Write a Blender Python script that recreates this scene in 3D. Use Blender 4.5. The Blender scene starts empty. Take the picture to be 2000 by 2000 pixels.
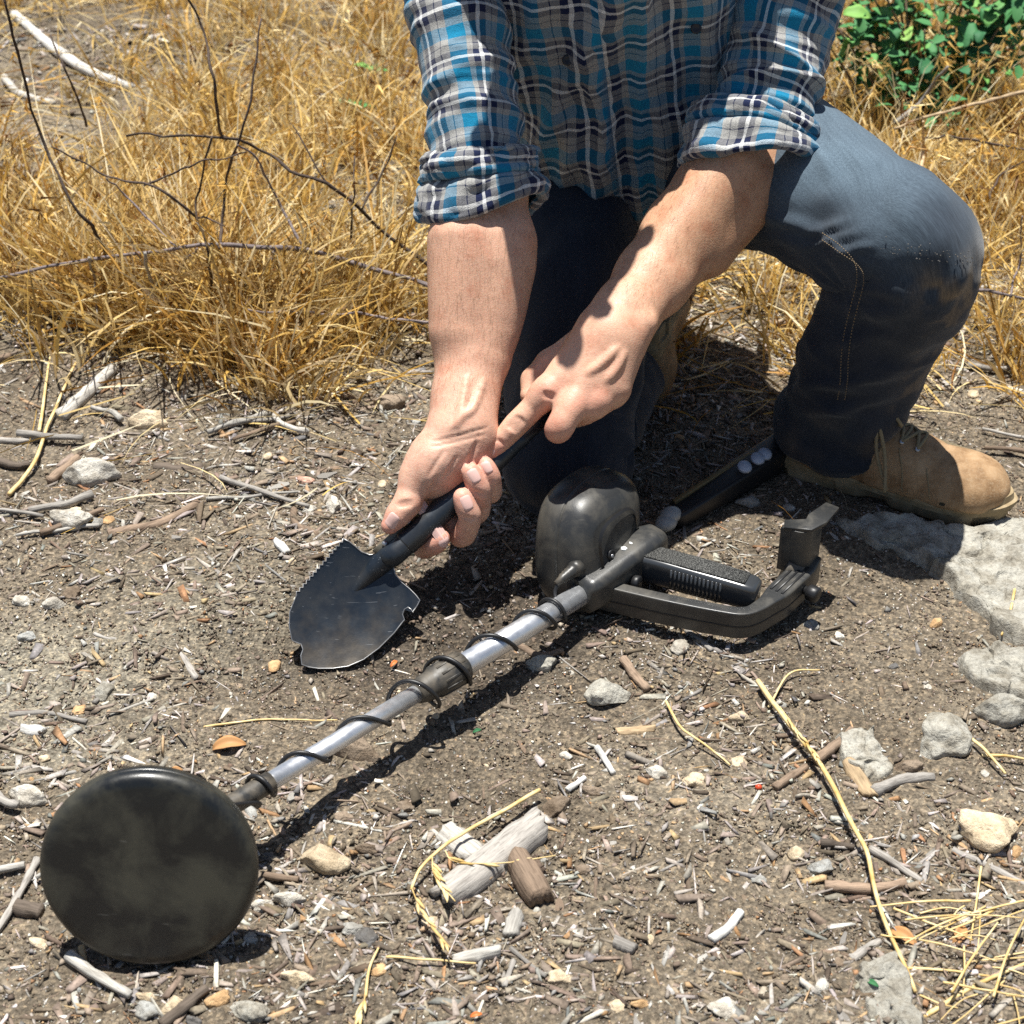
import bpy, math, random
import numpy as np
from mathutils import Vector, Matrix

# ------------------------------------------------------------------ camera, sky, sun, exposure
scn = bpy.context.scene
CAMH, PITCH, FPX = 1.07, math.radians(34.0), 3300.0
cam_d = bpy.data.cameras.new('camera'); cam = bpy.data.objects.new('camera', cam_d)
scn.collection.objects.link(cam); scn.camera = cam
cam.location = (0, 0, CAMH); cam.rotation_euler = (math.pi/2 - PITCH, 0, 0)
cam_d.sensor_width = 36.0; cam_d.sensor_height = 36.0; cam_d.lens = FPX/2000*36.0
cam_d.clip_start = 0.05; cam_d.clip_end = 500
cam_d.dof.use_dof = True; cam_d.dof.focus_distance = 1.68; cam_d.dof.aperture_fstop = 11.0

SUN_R, SUN_T = 0.06, 0.12               # shadow shift per metre of height: right, toward the camera
SUN_DIR = Vector((SUN_R, -SUN_T, -1)).normalized()
ELEV = math.asin(-SUN_DIR.z)
world = bpy.data.worlds.new('World'); scn.world = world; world.use_nodes = True
wt = world.node_tree; bg = wt.nodes['Background']
sky = wt.nodes.new('ShaderNodeTexSky'); sky.sky_type = 'NISHITA'; sky.sun_disc = False
sky.sun_elevation = ELEV
sky.sun_rotation = math.atan2(-SUN_DIR.x, -SUN_DIR.y)
wt.links.new(sky.outputs[0], bg.inputs[0]); bg.inputs[1].default_value = 0.05
sun_d = bpy.data.lights.new('sun', 'SUN'); sun = bpy.data.objects.new('sun', sun_d)
scn.collection.objects.link(sun)
sun_d.energy = 5.0; sun_d.angle = math.radians(0.53); sun_d.color = (1.0, 0.975, 0.915)
sun.rotation_euler = SUN_DIR.to_track_quat('-Z', 'Y').to_euler(); sun.location = (-1, 0, 6)
scn.view_settings.view_transform = 'Standard'; scn.view_settings.look = 'None'
scn.view_settings.exposure = 0.80; scn.view_settings.gamma = 1.0
scn.view_settings.use_curve_mapping = False
scn.cycles.use_denoising = False; scn.cycles.max_bounces = 6; scn.cycles.diffuse_bounces = 3; scn.cycles.glossy_bounces = 2

# ------------------------------------------------------------------ pixel -> place
_F = np.array([0, math.cos(PITCH), -math.sin(PITCH)]); _U = np.array([0, math.sin(PITCH), math.cos(PITCH)])
_R = np.array([1.0, 0, 0]); _O = np.array([0, 0, CAMH])
def ray(px, py): return _F + _R*((px-1000)/FPX) + _U*((1000-py)/FPX)
def G(px, py, z=0.0):                       # the point of that direction at height z
    d = ray(px, py); return _O + d*((z-CAMH)/d[2])
def D(px, py, dep): return _O + ray(px, py)*dep      # at a distance along the view axis
def Yp(px, py, y): d = ray(px, py); return _O + d*(y/d[1])
def scale_at(p): return FPX/float(np.dot(np.asarray(p)-_O, _F))

# ------------------------------------------------------------------ noise
def _hash(ix, iy, iz, s):
    n = (ix*374761393 + iy*668265263 + iz*1274126177 + s*974634521) & 0xffffffff
    n = ((n ^ (n >> 13))*1103515245) & 0xffffffff
    n = ((n ^ (n >> 15))*668265261) & 0xffffffff
    return ((n ^ (n >> 16)) & 0xffff)/32767.5 - 1.0
def vnoise(p, seed=0):
    p = np.asarray(p, float); i = np.floor(p).astype(np.int64); f = p-i; f = f*f*f*(f*(f*6-15)+10)
    r = 0
    for a in (0, 1):
        wx = f[..., 0] if a else 1-f[..., 0]
        for b in (0, 1):
            wy = f[..., 1] if b else 1-f[..., 1]
            for c in (0, 1):
                wz = f[..., 2] if c else 1-f[..., 2]
                r = r + wx*wy*wz*_hash(i[..., 0]+a, i[..., 1]+b, i[..., 2]+c, seed)
    return r
def fbm(p, seed=0, octv=3, gain=.5):
    p = np.asarray(p, float); r = 0; a = 1.0
    for k in range(octv):
        r = r + a*vnoise(p*(2.03**k)+k*7.31, seed+k); a *= gain
    return r
def sstep(a, b, x): t = np.clip((np.asarray(x, float)-a)/(b-a), 0, 1); return t*t*(3-2*t)

# ------------------------------------------------------------------ mesh helpers
COL = scn.collection
def mesh_np(name, V, F, smooth=True, uv=None, colr=None):
    V = np.asarray(V, np.float32).reshape(-1, 3); me = bpy.data.meshes.new(name)
    if isinstance(F, np.ndarray) and F.ndim == 2:
        n, k = F.shape
        me.vertices.add(len(V)); me.vertices.foreach_set('co', V.ravel())
        me.loops.add(n*k); me.loops.foreach_set('vertex_index', F.astype(np.int32).ravel())
        me.polygons.add(n); me.polygons.foreach_set('loop_start', np.arange(0, n*k, k, dtype=np.int32))
        me.update(calc_edges=True)
    else:
        me.from_pydata([tuple(map(float, v)) for v in V], [], [tuple(int(i) for i in f) for f in F]); me.update()
    if smooth: me.polygons.foreach_set('use_smooth', np.ones(len(me.polygons), bool))
    if uv is not None:
        uv = np.asarray(uv, np.float32)
        li = np.empty(len(me.loops), np.int32); me.loops.foreach_get('vertex_index', li)
        l = me.uv_layers.new(name='UVMap'); l.data.foreach_set('uv', (uv[li] if len(uv) == len(V) else uv).ravel())
    if colr is not None:
        c = np.ones((len(V), 4), np.float32); c[:, :3] = colr
        at = me.color_attributes.new('Col', 'FLOAT_COLOR', 'POINT'); at.data.foreach_set('color', c.ravel())
    return me
def wm(o):
    return o.matrix_basis.copy() if o.parent is None else wm(o.parent) @ o.matrix_parent_inverse @ o.matrix_basis
def obj(name, me, mat=None, parent=None, label=None, cat=None, group=None, kind=None):
    o = bpy.data.objects.new(name, me); COL.objects.link(o)
    if mat is not None and me is not None and not me.materials: me.materials.append(mat)
    if parent is not None:
        o.parent = parent; o.matrix_parent_inverse = wm(parent).inverted()
    tag(o, label, cat, group, kind); return o
def tag(o, label=None, cat=None, group=None, kind=None):
    if label: o['label'] = label
    if cat: o['category'] = cat
    if group: o['group'] = group
    if kind: o['kind'] = kind
def thing(name, loc, label, cat, group=None):
    o = bpy.data.objects.new(name, None); COL.objects.link(o); o.location = tuple(map(float, loc)); o.empty_display_size = .05
    tag(o, label, cat, group); return o
def join(parts):                            # [(V,F)...] -> one (V,F)
    vs, fs, n = [], [], 0
    for V, F in parts:
        V = np.asarray(V, float); vs.append(V)
        fs += [tuple(int(i)+n for i in f) for f in F]; n += len(V)
    return np.concatenate(vs), fs
def nrm(v): v = np.asarray(v, float); return v/(np.linalg.norm(v, axis=-1, keepdims=True)+1e-12)
def catmull(P, n, ends=True):
    P = np.asarray(P, float); Q = np.vstack([2*P[0]-P[1], P, 2*P[-1]-P[-2]]); out = []
    m = len(P)-1
    for t in np.linspace(0, m, n):
        i = min(int(t), m-1); f = t-i; a, b, c, d = Q[i], Q[i+1], Q[i+2], Q[i+3]
        out.append(.5*((2*b)+(-a+c)*f+(2*a-5*b+4*c-d)*f*f+(-a+3*b-3*c+d)*f**3))
    return np.array(out)
def frames(C, ref):
    T = nrm(np.gradient(C, axis=0)); ref = np.asarray(ref, float)
    if ref.ndim == 1: ref = np.tile(ref, (len(C), 1))
    X = nrm(ref - T*np.sum(ref*T, 1, keepdims=True)); Y = np.cross(T, X); return T, X, Y
def pframes(C):                              # parallel-transport frames
    T = nrm(np.gradient(C, axis=0)); X = np.zeros_like(T)
    r = np.array([0, 0, 1.0]) if abs(T[0][2]) < .9 else np.array([1.0, 0, 0])
    x = nrm(r-T[0]*r.dot(T[0])); X[0] = x
    for i in range(1, len(C)):
        x = nrm(X[i-1]-T[i]*X[i-1].dot(T[i])); X[i] = x
    return T, X, np.cross(T, X)
def gridfaces(n, m, wrap=True):
    i = np.arange(n-1)[:, None]; j = np.arange(m if wrap else m-1)[None]; k = (j+1) % m
    return np.stack([i*m+j, i*m+k, (i+1)*m+k, (i+1)*m+j], -1).reshape(-1, 4)
def tube(C, r, seg=10, cap=True):
    C = np.asarray(C, float); r = np.broadcast_to(np.asarray(r, float), (len(C),))
    T, X, Y = pframes(C); th = np.linspace(0, 2*math.pi, seg, endpoint=False)
    V = (C[:, None]+r[:, None, None]*(X[:, None]*np.cos(th)[None, :, None]+Y[:, None]*np.sin(th)[None, :, None])).reshape(-1, 3)
    F = [tuple(f) for f in gridfaces(len(C), seg)]
    if cap: F += [tuple(range(seg))[::-1], tuple(range((len(C)-1)*seg, len(C)*seg))]
    return V, F
def sweep(C, w, h, up=(0, 0, 1), bev=.25, cap=True):      # rounded-rectangle bar along a path; w across, h along up
    C = np.asarray(C, float); n = len(C)
    w = np.broadcast_to(np.asarray(w, float), (n,)); h = np.broadcast_to(np.asarray(h, float), (n,))
    T, X, Y = frames(C, up)                 # X ~ up, Y = T x up
    b = bev; prof = []
    for cx, cy, a0 in ((1, 1, 0), (-1, 1, 90), (-1, -1, 180), (1, -1, 270)):
        for a in (0, 30, 60, 90):
            t = math.radians(a0+a); prof.append((cx*(1-b)+b*math.cos(t), cy*(1-b)+b*math.sin(t)))
    prof = np.array(prof); m = len(prof); mn = np.minimum(w, h)
    cx = np.sign(prof[:, 0]); cy = np.sign(prof[:, 1])
    ax = h[:, None]/2*cx - mn[:, None]/2*(cx-prof[:, 0]); ay = w[:, None]/2*cy - mn[:, None]/2*(cy-prof[:, 1])
    V = (C[:, None]+X[:, None]*ax[..., None]+Y[:, None]*ay[..., None]).reshape(-1, 3)
    F = [tuple(f) for f in gridfaces(n, m)]
    if cap: F += [tuple(range(m))[::-1], tuple(range((n-1)*m, n*m))]
    return V, F
def lathe(prof, c, axis, seg=48):           # prof: (radius, offset along axis)
    axis = nrm(axis); r = np.array([0, 0, 1.0]) if abs(axis[2]) < .9 else np.array([1.0, 0, 0])
    X = nrm(r-axis*r.dot(axis)); Y = np.cross(axis, X); th = np.linspace(0, 2*math.pi, seg, endpoint=False)
    prof = np.array(prof, float)
    V = (np.asarray(c)+prof[:, 1][:, None, None]*axis+prof[:, 0][:, None, None]*(X*np.cos(th)[:, None]+Y*np.sin(th)[:, None])[None]).reshape(-1, 3)
    F = [tuple(f) for f in gridfaces(len(prof), seg)]
    if prof[0, 0] > 1e-6: F.append(tuple(range(seg))[::-1])
    if prof[-1, 0] > 1e-6: F.append(tuple(range((len(prof)-1)*seg, len(prof)*seg)))
    return V, F
def clean(me):                              # weld doubles and make the normals face outwards
    import bmesh
    bm = bmesh.new(); bm.from_mesh(me); bmesh.ops.remove_doubles(bm, verts=bm.verts, dist=1e-6)
    bmesh.ops.recalc_face_normals(bm, faces=bm.faces); bm.to_mesh(me); bm.free(); me.update(); return me
def part(name, VF, mat, parent, smooth=True, label=None, auto=None):
    me = clean(mesh_np(name, VF[0], VF[1], smooth))
    if auto is not None:
        me.polygons.foreach_set('use_smooth', np.ones(len(me.polygons), bool))
        try: me.set_sharp_from_angle(angle=math.radians(auto))
        except Exception: pass
    return obj(name, me, mat, parent, label)

# ------------------------------------------------------------------ implicit shapes -> mesh
def sd_cone(P, a, b, ra, rb, flat=None):
    a = np.asarray(a, float); b = np.asarray(b, float); q = P-a; ba = b-a; f = 1.0
    if flat is not None:
        n, f = nrm(flat[0]), flat[1]
        ba = ba + n*ba.dot(n)*(1/f-1); q = q + n*(q@n)[..., None]*(1/f-1)
    h = np.clip((q@ba)/(ba@ba+1e-12), 0, 1)
    return (np.linalg.norm(q-h[..., None]*ba, axis=-1)-(ra+(rb-ra)*h))*(f if f < 1 else 1.0)
def smin(a, b, k): h = np.clip(k-np.abs(a-b), 0, None)/k; return np.minimum(a, b)-h*h*k*.25
class Sdf:
    def __init__(s): s.prims = []
    def hit(s, pxs):                          # where the view rays through these picture points meet the shape
        dn = nrm(np.array([ray(*p) for p in pxs])); tt = np.full(len(dn), 1.30)
        for _ in range(90): tt = tt+np.clip(s.at(_O+dn*tt[:, None])*.8, -.01, .03)
        return _O+dn*tt[:, None]
    def mark(s, pxs, r, k=.003, cut=True, lift=0.0):   # a crease (cut) or vein/tendon (raised) that follows the skin
        P = s.hit(catmull(pxs, 4*len(pxs)-3)); P = P-_F*lift; n = len(P); rr = r*np.sin(np.linspace(.35, math.pi-.35, n))
        return [(P[i], P[i+1], rr[i], rr[i+1], k, None, cut) for i in range(n-1)]
    def cone(s, a, b, ra, rb, k=.008, flat=None, cut=False): s.prims.append((np.asarray(a, float), np.asarray(b, float), ra, rb, k, flat, cut)); return s
    def chain(s, pts, rs, k=.008, flat=None):
        for i in range(len(pts)-1): s.cone(pts[i], pts[i+1], rs[i], rs[i+1], k, flat)
        return s
    def at(s, P):
        P = np.asarray(P, float); d = np.full(P.shape[:-1], .08)
        for a, b, ra, rb, k, fl, cut in s.prims:
            e = sd_cone(P, a, b, ra, rb, fl)
            d = -smin(-d, e, k) if cut else smin(d, e, k)
        return d
    def mesh(s, h, post=None):
        lo = np.min([np.minimum(p[0], p[1])-max(p[2], p[3])*max(1, p[5][1] if p[5] else 1) for p in s.prims if not p[6]], 0)-.006
        hi = np.max([np.maximum(p[0], p[1])+max(p[2], p[3])*max(1, p[5][1] if p[5] else 1) for p in s.prims if not p[6]], 0)+.006
        n = np.ceil((hi-lo)/h).astype(int)+1
        Dm = np.full(n, .08, np.float32)
        ax = [lo[i]+h*np.arange(n[i]) for i in range(3)]
        for a, b, ra, rb, k, fl, cut in s.prims:
            m = max(ra, rb)*(max(1, fl[1]) if fl else 1)+k+.012
            i0 = np.clip(((np.minimum(a, b)-m-lo)/h).astype(int), 0, n-1); i1 = np.clip(((np.maximum(a, b)+m-lo)/h).astype(int)+2, 1, n)
            if (i1 <= i0).any(): continue
            sl = tuple(slice(i0[i], i1[i]) for i in range(3))
            P = np.stack(np.meshgrid(*[ax[i][sl[i]] for i in range(3)], indexing='ij'), -1)
            e = sd_cone(P, a, b, ra, rb, fl)
            Dm[sl] = -smin(-Dm[sl], e, k) if cut else smin(Dm[sl], e, k)
        if post is not None:
            P = np.stack(np.meshgrid(*ax, indexing='ij'), -1); Dm = post(P, Dm)
        return surfnets(Dm, lo, h)
def surfnets(Dm, lo, h):
    S = Dm < 0; nx, ny, nz = Dm.shape
    cor = [(a, b, c) for a in (0, 1) for b in (0, 1) for c in (0, 1)]
    cs = [S[a:nx-1+a, b:ny-1+b, c:nz-1+c] for a, b, c in cor]
    tot = sum(c.astype(np.int8) for c in cs); act = (tot > 0) & (tot < 8)
    I = np.argwhere(act); idx = np.full(act.shape, -1, np.int32); idx[act] = np.arange(len(I))
    vals = np.stack([Dm[I[:, 0]+a, I[:, 1]+b, I[:, 2]+c] for a, b, c in cor], 1)
    pos = np.zeros((len(I), 3)); cnt = np.zeros(len(I))
    for i, ca in enumerate(cor):
        for j, cb in enumerate(cor):
            if j > i and sum(abs(x-y) for x, y in zip(ca, cb)) == 1:
                va, vb = vals[:, i], vals[:, j]; m = (va < 0) != (vb < 0)
                t = np.where(m, va/(va-vb+1e-20), 0)[:, None]
                p = np.array(ca)+t*(np.array(cb)-np.array(ca)); pos += p*m[:, None]; cnt += m
    V = lo+(I+pos/cnt[:, None])*h; Fs = []
    for ax in range(3):
        u, v = [(1, 2), (2, 0), (0, 1)][ax]
        A = S[tuple(slice(0, -1) if i == ax else slice(None) for i in range(3))]
        B = S[tuple(slice(1, None) if i == ax else slice(None) for i in range(3))]
        e = np.argwhere(A != B)
        e = e[(e[:, u] > 0) & (e[:, v] > 0) & (e[:, u] < Dm.shape[u]-1) & (e[:, v] < Dm.shape[v]-1)]
        fl = A[e[:, 0], e[:, 1], e[:, 2]]
        def ix(du, dv):
            q = e.copy(); q[:, u] -= du; q[:, v] -= dv; return idx[q[:, 0], q[:, 1], q[:, 2]]
        q = np.stack([ix(1, 1), ix(0, 1), ix(0, 0), ix(1, 0)], 1)
        q[~fl] = q[~fl][:, ::-1]; Fs.append(q)
    F = np.concatenate(Fs); F = F[(F >= 0).all(1)]
    return V, F

# ------------------------------------------------------------------ materials
def mat(name, base, rough=.6, spec=.4, metal=0.0, sss=0.0):
    m = bpy.data.materials.new(name); m.use_nodes = True; b = m.node_tree.nodes['Principled BSDF']
    b.inputs['Base Color'].default_value = (*base, 1); b.inputs['Roughness'].default_value = rough
    b.inputs['Specular IOR Level'].default_value = spec; b.inputs['Metallic'].default_value = metal
    return m
class NT:
    def __init__(s, m): s.t = m.node_tree; s.n = s.t.nodes; s.b = s.n['Principled BSDF']
    def new(s, kind, **kw):
        x = s.n.new(kind)
        for k, v in kw.items(): setattr(x, k, v)
        return x
    def link(s, a, b): s.t.links.new(a, b)
    def co(s, which='Object'): return s.new('ShaderNodeTexCoord').outputs[which]
    def noise(s, vec, scale, detail=4, rough=.55, dist=0.0):
        x = s.new('ShaderNodeTexNoise'); x.inputs['Scale'].default_value = scale; x.inputs['Detail'].default_value = detail
        x.inputs['Roughness'].default_value = rough; x.inputs['Distortion'].default_value = dist
        if vec is not None: s.link(vec, x.inputs['Vector'])
        return x.outputs['Fac']
    def ramp(s, fac, stops, interp='LINEAR'):
        x = s.new('ShaderNodeValToRGB'); r = x.color_ramp; r.interpolation = interp
        while len(r.elements) < len(stops): r.elements.new(.5)
        for e, (p, c) in zip(r.elements, stops): e.position = p; e.color = (*c, 1) if len(c) == 3 else c
        s.link(fac, x.inputs[0]); return x.outputs[0]
    def mix(s, fac, a, b, mode='MIX'):
        x = s.new('ShaderNodeMix', data_type='RGBA', blend_type=mode)
        for sock, v in ((x.inputs[0], fac), (x.inputs[6], a), (x.inputs[7], b)):
            if isinstance(v, (int, float)): sock.default_value = v
            elif isinstance(v, tuple): sock.default_value = (*v, 1)
            else: s.link(v, sock)
        return x.outputs[2]
    def math(s, op, a, b=None, clamp=False):
        x = s.new('ShaderNodeMath', operation=op); x.use_clamp = clamp
        for i, v in enumerate((a, b)):
            if v is None: continue
            if isinstance(v, (int, float)): x.inputs[i].default_value = v
            else: s.link(v, x.inputs[i])
        return x.outputs[0]
    def mapping(s, vec, scale=(1, 1, 1), rot=(0, 0, 0)):
        x = s.new('ShaderNodeMapping'); x.inputs['Scale'].default_value = scale; x.inputs['Rotation'].default_value = rot
        s.link(vec, x.inputs['Vector']); return x.outputs[0]
    def bump(s, h, strength=.3, dist=.002, normal=None):
        x = s.new('ShaderNodeBump'); x.inputs['Strength'].default_value = strength; x.inputs['Distance'].default_value = dist
        s.link(h, x.inputs['Height'])
        if normal is not None: s.link(normal, x.inputs['Normal'])
        s.link(x.outputs[0], s.b.inputs['Normal']); return x.outputs[0]
    def color(s, c): s.link(c, s.b.inputs['Base Color'])
    def rough(s, c): s.link(c, s.b.inputs['Roughness'])

# ================================================================== GROUND
rng = np.random.default_rng(7); random.seed(7)
def dug(x, y): return np.clip(np.exp(-(((x+.06)/.13)**2+((y-1.40)/.10)**2))+np.exp(-(((x+.17)/.10)**2+((y-1.30)/.07)**2)), 0, 1)   # freshly turned earth
def gz(x, y):
    x = np.asarray(x, float); y = np.asarray(y, float); p = np.stack([x, y, np.zeros_like(x)], -1)
    near = 1.0-sstep(6, 30, np.hypot(x, y))
    z = fbm(p*2.6, 11, 2)*.010 + fbm(p*9, 21, 3)*.0062
    z += fbm(p*42, 31, 2)*.0018*near
    hx, hy = -.185, 1.315                                   # the shallow hole the spade has opened, spoil round it
    r = np.hypot((x-hx)*.8, y-hy); z += -.018*np.exp(-(r/.065)**2)+.007*np.exp(-((r-.13)/.05)**2)
    z += dug(x, y)*np.abs(fbm(p*38, 37, 3))*.010*sstep(.05, .11, r)
    z -= .050*np.exp(-(np.hypot(x-.535, (y-1.150)*1.3)/.042)**2)   # hollow under the rocks
    return z
def soil_lump(x, y): return np.abs(vnoise(np.stack([x*170, y*170, np.zeros_like(x)], -1), 41))*.0022 + np.abs(vnoise(np.stack([x*70, y*70, np.ones_like(x)], -1), 43))*.0025
xs = np.concatenate([-np.geomspace(120, 1.42, 34), np.arange(-1.4, 1.4001, .0115), np.geomspace(1.42, 120, 34)])
ys = np.concatenate([-np.geomspace(120, .35, 30), np.arange(.55, 3.75, .0115), np.geomspace(3.8, 200, 40)])
X, Y = np.meshgrid(xs, ys, indexing='ij')
Z = gz(X, Y)+soil_lump(X, Y)*(1-sstep(2.5, 5, np.hypot(X, Y)))
gv = np.stack([X, Y, Z], -1).reshape(-1, 3); n, m = X.shape
gf = gridfaces(n, m, wrap=False)[:, ::-1]
M_soil = mat('soil', (.2, .15, .1), .95, .15); t = NT(M_soil); co = t.co('Object')
c1 = t.ramp(t.noise(co, 5, 3), [(.3, (.125, .103, .077)), (.52, (.18, .15, .113)), (.72, (.245, .212, .165))])
c2 = t.ramp(t.noise(co, 160, 3, .7), [(.3, (.30, .28, .26)), (.5, (1, 1, 1)), (.70, (1.9, 1.85, 1.75))])
vz = t.new('ShaderNodeTexVoronoi'); vz.inputs['Scale'].default_value = 330; t.link(co, vz.inputs['Vector'])
c3 = t.ramp(vz.outputs['Color'], [(.0, (.5, .48, .45)), (.55, (1, 1, 1)), (.9, (1.7, 1.6, 1.45))])
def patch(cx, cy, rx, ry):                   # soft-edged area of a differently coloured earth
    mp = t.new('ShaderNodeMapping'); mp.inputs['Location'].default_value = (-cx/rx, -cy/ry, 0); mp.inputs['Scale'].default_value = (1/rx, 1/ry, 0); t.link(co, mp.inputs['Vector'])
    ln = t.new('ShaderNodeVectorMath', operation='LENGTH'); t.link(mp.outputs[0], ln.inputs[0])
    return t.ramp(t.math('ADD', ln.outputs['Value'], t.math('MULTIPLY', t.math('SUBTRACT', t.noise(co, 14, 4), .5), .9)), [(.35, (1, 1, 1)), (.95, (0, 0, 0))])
c1 = t.mix(t.math('MULTIPLY', patch(-.60, 1.26, .36, .18), .8), c1, (.275, .255, .205)); c1 = t.mix(t.math('MULTIPLY', patch(-.27, 1.40, .26, .14), .6), c1, (.25, .225, .175))
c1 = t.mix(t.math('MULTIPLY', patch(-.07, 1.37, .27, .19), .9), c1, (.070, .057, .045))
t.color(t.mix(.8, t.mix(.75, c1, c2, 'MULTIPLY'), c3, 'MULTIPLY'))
t.bump(t.math('ADD', t.noise(co, 240, 4, .7), t.math('MULTIPLY', vz.outputs['Distance'], 1.2)), .9, .0035)
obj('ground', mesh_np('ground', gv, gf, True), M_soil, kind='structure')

# ------------------------------------------------------------------ loose crumbs and chips too many to count
def pool_mesh(kind, k, seed):
    r = np.random.default_rng(seed); out = []
    for i in range(k):
        if kind == 'grain':
            V = np.array([(.55, 0, -.35), (-.3, .5, -.35), (-.3, -.5, -.35), (0, 0, .55)])+r.normal(0, .14, (4, 3)); F = np.array([(0, 2, 1), (0, 1, 3), (1, 2, 3), (2, 0, 3)])
        elif kind == 'crumb':
            V = np.array([(1, 0, 0), (-1, 0, 0), (0, 1, 0), (0, -1, 0), (0, 0, 1), (0, 0, -1)], float)*.5
            V += r.normal(0, .12, V.shape)
            F = np.array([(0, 2, 4), (2, 1, 4), (1, 3, 4), (3, 0, 4), (2, 0, 5), (1, 2, 5), (3, 1, 5), (0, 3, 5)])
        else:
            V = np.array([(a, b, c) for a in (-.5, .5) for b in (-.5, .5) for c in (-.5, .5)], float)
            V += r.normal(0, .13, V.shape); V[:4, 1] *= r.uniform(.3, 1.0); V[4:, 1] *= r.uniform(.3, 1.0)
            V[:4, 1] += r.uniform(-.25, .25)
            F = np.array([(0, 1, 3), (0, 3, 2), (4, 6, 7), (4, 7, 5), (0, 4, 5), (0, 5, 1), (2, 3, 7), (2, 7, 6), (0, 2, 6), (0, 6, 4), (1, 5, 7), (1, 7, 3)])
        out.append((V, F))
    return out
def rotm(yaw, pitch, roll):
    cy, sy, cp, sp, cr, sr = np.cos(yaw), np.sin(yaw), np.cos(pitch), np.sin(pitch), np.cos(roll), np.sin(roll)
    R = np.empty((len(yaw), 3, 3))
    R[:, 0] = np.stack([cy*cp, cy*sp*sr-sy*cr, cy*sp*cr+sy*sr], -1)
    R[:, 1] = np.stack([sy*cp, sy*sp*sr+cy*cr, sy*sp*cr-cy*sr], -1)
    R[:, 2] = np.stack([-sp, cp*sr, cp*cr], -1); return R
def scatter(name, pool, pos, R, sc, colr, material, label, cat):
    Vs, Fs, Cs, n0 = [], [], [], 0; which = rng.integers(0, len(pool), len(pos))
    for w, (V, F) in enumerate(pool):
        s = which == w; k = s.sum()
        if not k: continue
        v = np.einsum('nij,nkj->nki', R[s], V[None]*sc[s][:, None])+pos[s][:, None]
        Vs.append(v.reshape(-1, 3)); Fs.append((F[None]+(np.arange(k)*len(V))[:, None, None]+n0).reshape(-1, F.shape[1]))
        Cs.append(np.repeat(colr[s], len(V), 0)); n0 += k*len(V)
    me = mesh_np(name, np.concatenate(Vs), np.concatenate(Fs), False, colr=np.concatenate(Cs))
    return obj(name, me, material, label=label, cat=cat, kind='stuff')
M_lit = mat('litter', (.3, .25, .2), .85, .25); t = NT(M_lit)
va = t.new('ShaderNodeVertexColor', layer_name='Col'); co = t.co('Object')
t.color(t.mix(.6, va.outputs[0], t.ramp(t.noise(co, 420, 2), [(.3, (.6, .58, .55)), (.7, (1.35, 1.33, 1.3))]), 'MULTIPLY'))
PAL = np.array([(.10, .078, .058), (.145, .11, .08), (.19, .15, .115), (.25, .20, .155), (.30, .26, .22), (.36, .33, .30), (.47, .44, .40), (.62, .59, .53), (.40, .28, .16), (.30, .17, .09), (.27, .255, .235), (.18, .175, .165)])
def palette(n, w):
    w = np.array(w, float); c = PAL[rng.choice(len(PAL), n, p=w/w.sum())]
    return np.clip(c*rng.uniform(.75, 1.25, (n, 1))*rng.uniform(.95, 1.05, (n, 3)), .02, .85)
def ground_points(n, y0=.62, y1=3.7, bias=1.0):
    u = rng.random(n)**bias; y = y0+(y1-y0)*u; x = rng.uniform(-1, 1, n)*(.42*y+.28); return x, y
def soft_soil(x, y):                         # 1 where the soil lies bare and fine
    a = np.exp(-(((x+.40)/.26)**2+((y-1.33)/.15)**2)); b = np.exp(-(((x-.40)/.13)**2+((y-1.22)/.13)**2)); c = np.exp(-(((x-.12)/.14)**2+((y-1.05)/.12)**2))
    return np.clip(a+b+c*.7, 0, 1)
crumbs, chips, grains = pool_mesh('crumb', 10, 3), pool_mesh('chip', 14, 4), pool_mesh('grain', 12, 5)
def lay(n, smin_, smax_, flat, pool, w, name, label, cat, bias, soft, elong=(1, 1), y1=3.7, clump=None, grow=.0, near=None):
    x, y = ground_points(n, y1=y1, bias=bias)
    if near is not None:                     # most of them lie on the freshly turned patch
        m = rng.random(n) < .45; x = np.where(m, rng.normal(-.07, .11, n), x); y = np.where(m, rng.normal(1.38, .09, n), y)
    keep = rng.random(n) > soft*soft_soil(x, y)
    if clump: keep &= rng.random(n) < np.clip(.5+clump*fbm(np.stack([x*5, y*5, np.zeros(n)], -1), 77, 2), .12, 1)
    x, y = x[keep], y[keep]; n = len(x)
    s = (smin_+(smax_-smin_)*rng.random(n)**2.1)*(1+grow*sstep(1.5, 3.2, y))
    e = rng.uniform(*elong, n); sc = np.stack([s*e, s*rng.uniform(.55, 1, n), s*rng.uniform(flat*.6, flat, n)], -1)
    R = rotm(rng.uniform(0, 6.28, n), rng.normal(0, .22, n), rng.normal(0, .35, n))
    pos = np.stack([x, y, gz(x, y)+.0016+sc[:, 2]*.35], -1)
    scatter(name, pool, pos, R, sc, palette(n, w), M_lit, label, cat)
lay(168000, .0012, .0044, .9, grains, [6, 7, 5, 3, 2, 1.6, 1.3, 1.2, .8, .4, 1.2, .8], 'soil_crumbs', 'brown soil crumbs and fine grit covering the bare ground', 'grit', 1.2, .05, grow=1.0, y1=2.05)
lay(52000, .0024, .0088, .4, chips, [1.5, 3, 4, 4.5, 4.5, 3.6, 1.8, .7, 1.3, .7, 2, 1], 'chip_litter', 'small shredded wood chips and bark flakes strewn over the soil', 'wood chips', 1.2, .6, (1.2, 3.4), y1=3.3, clump=.8, grow=.5)
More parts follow.
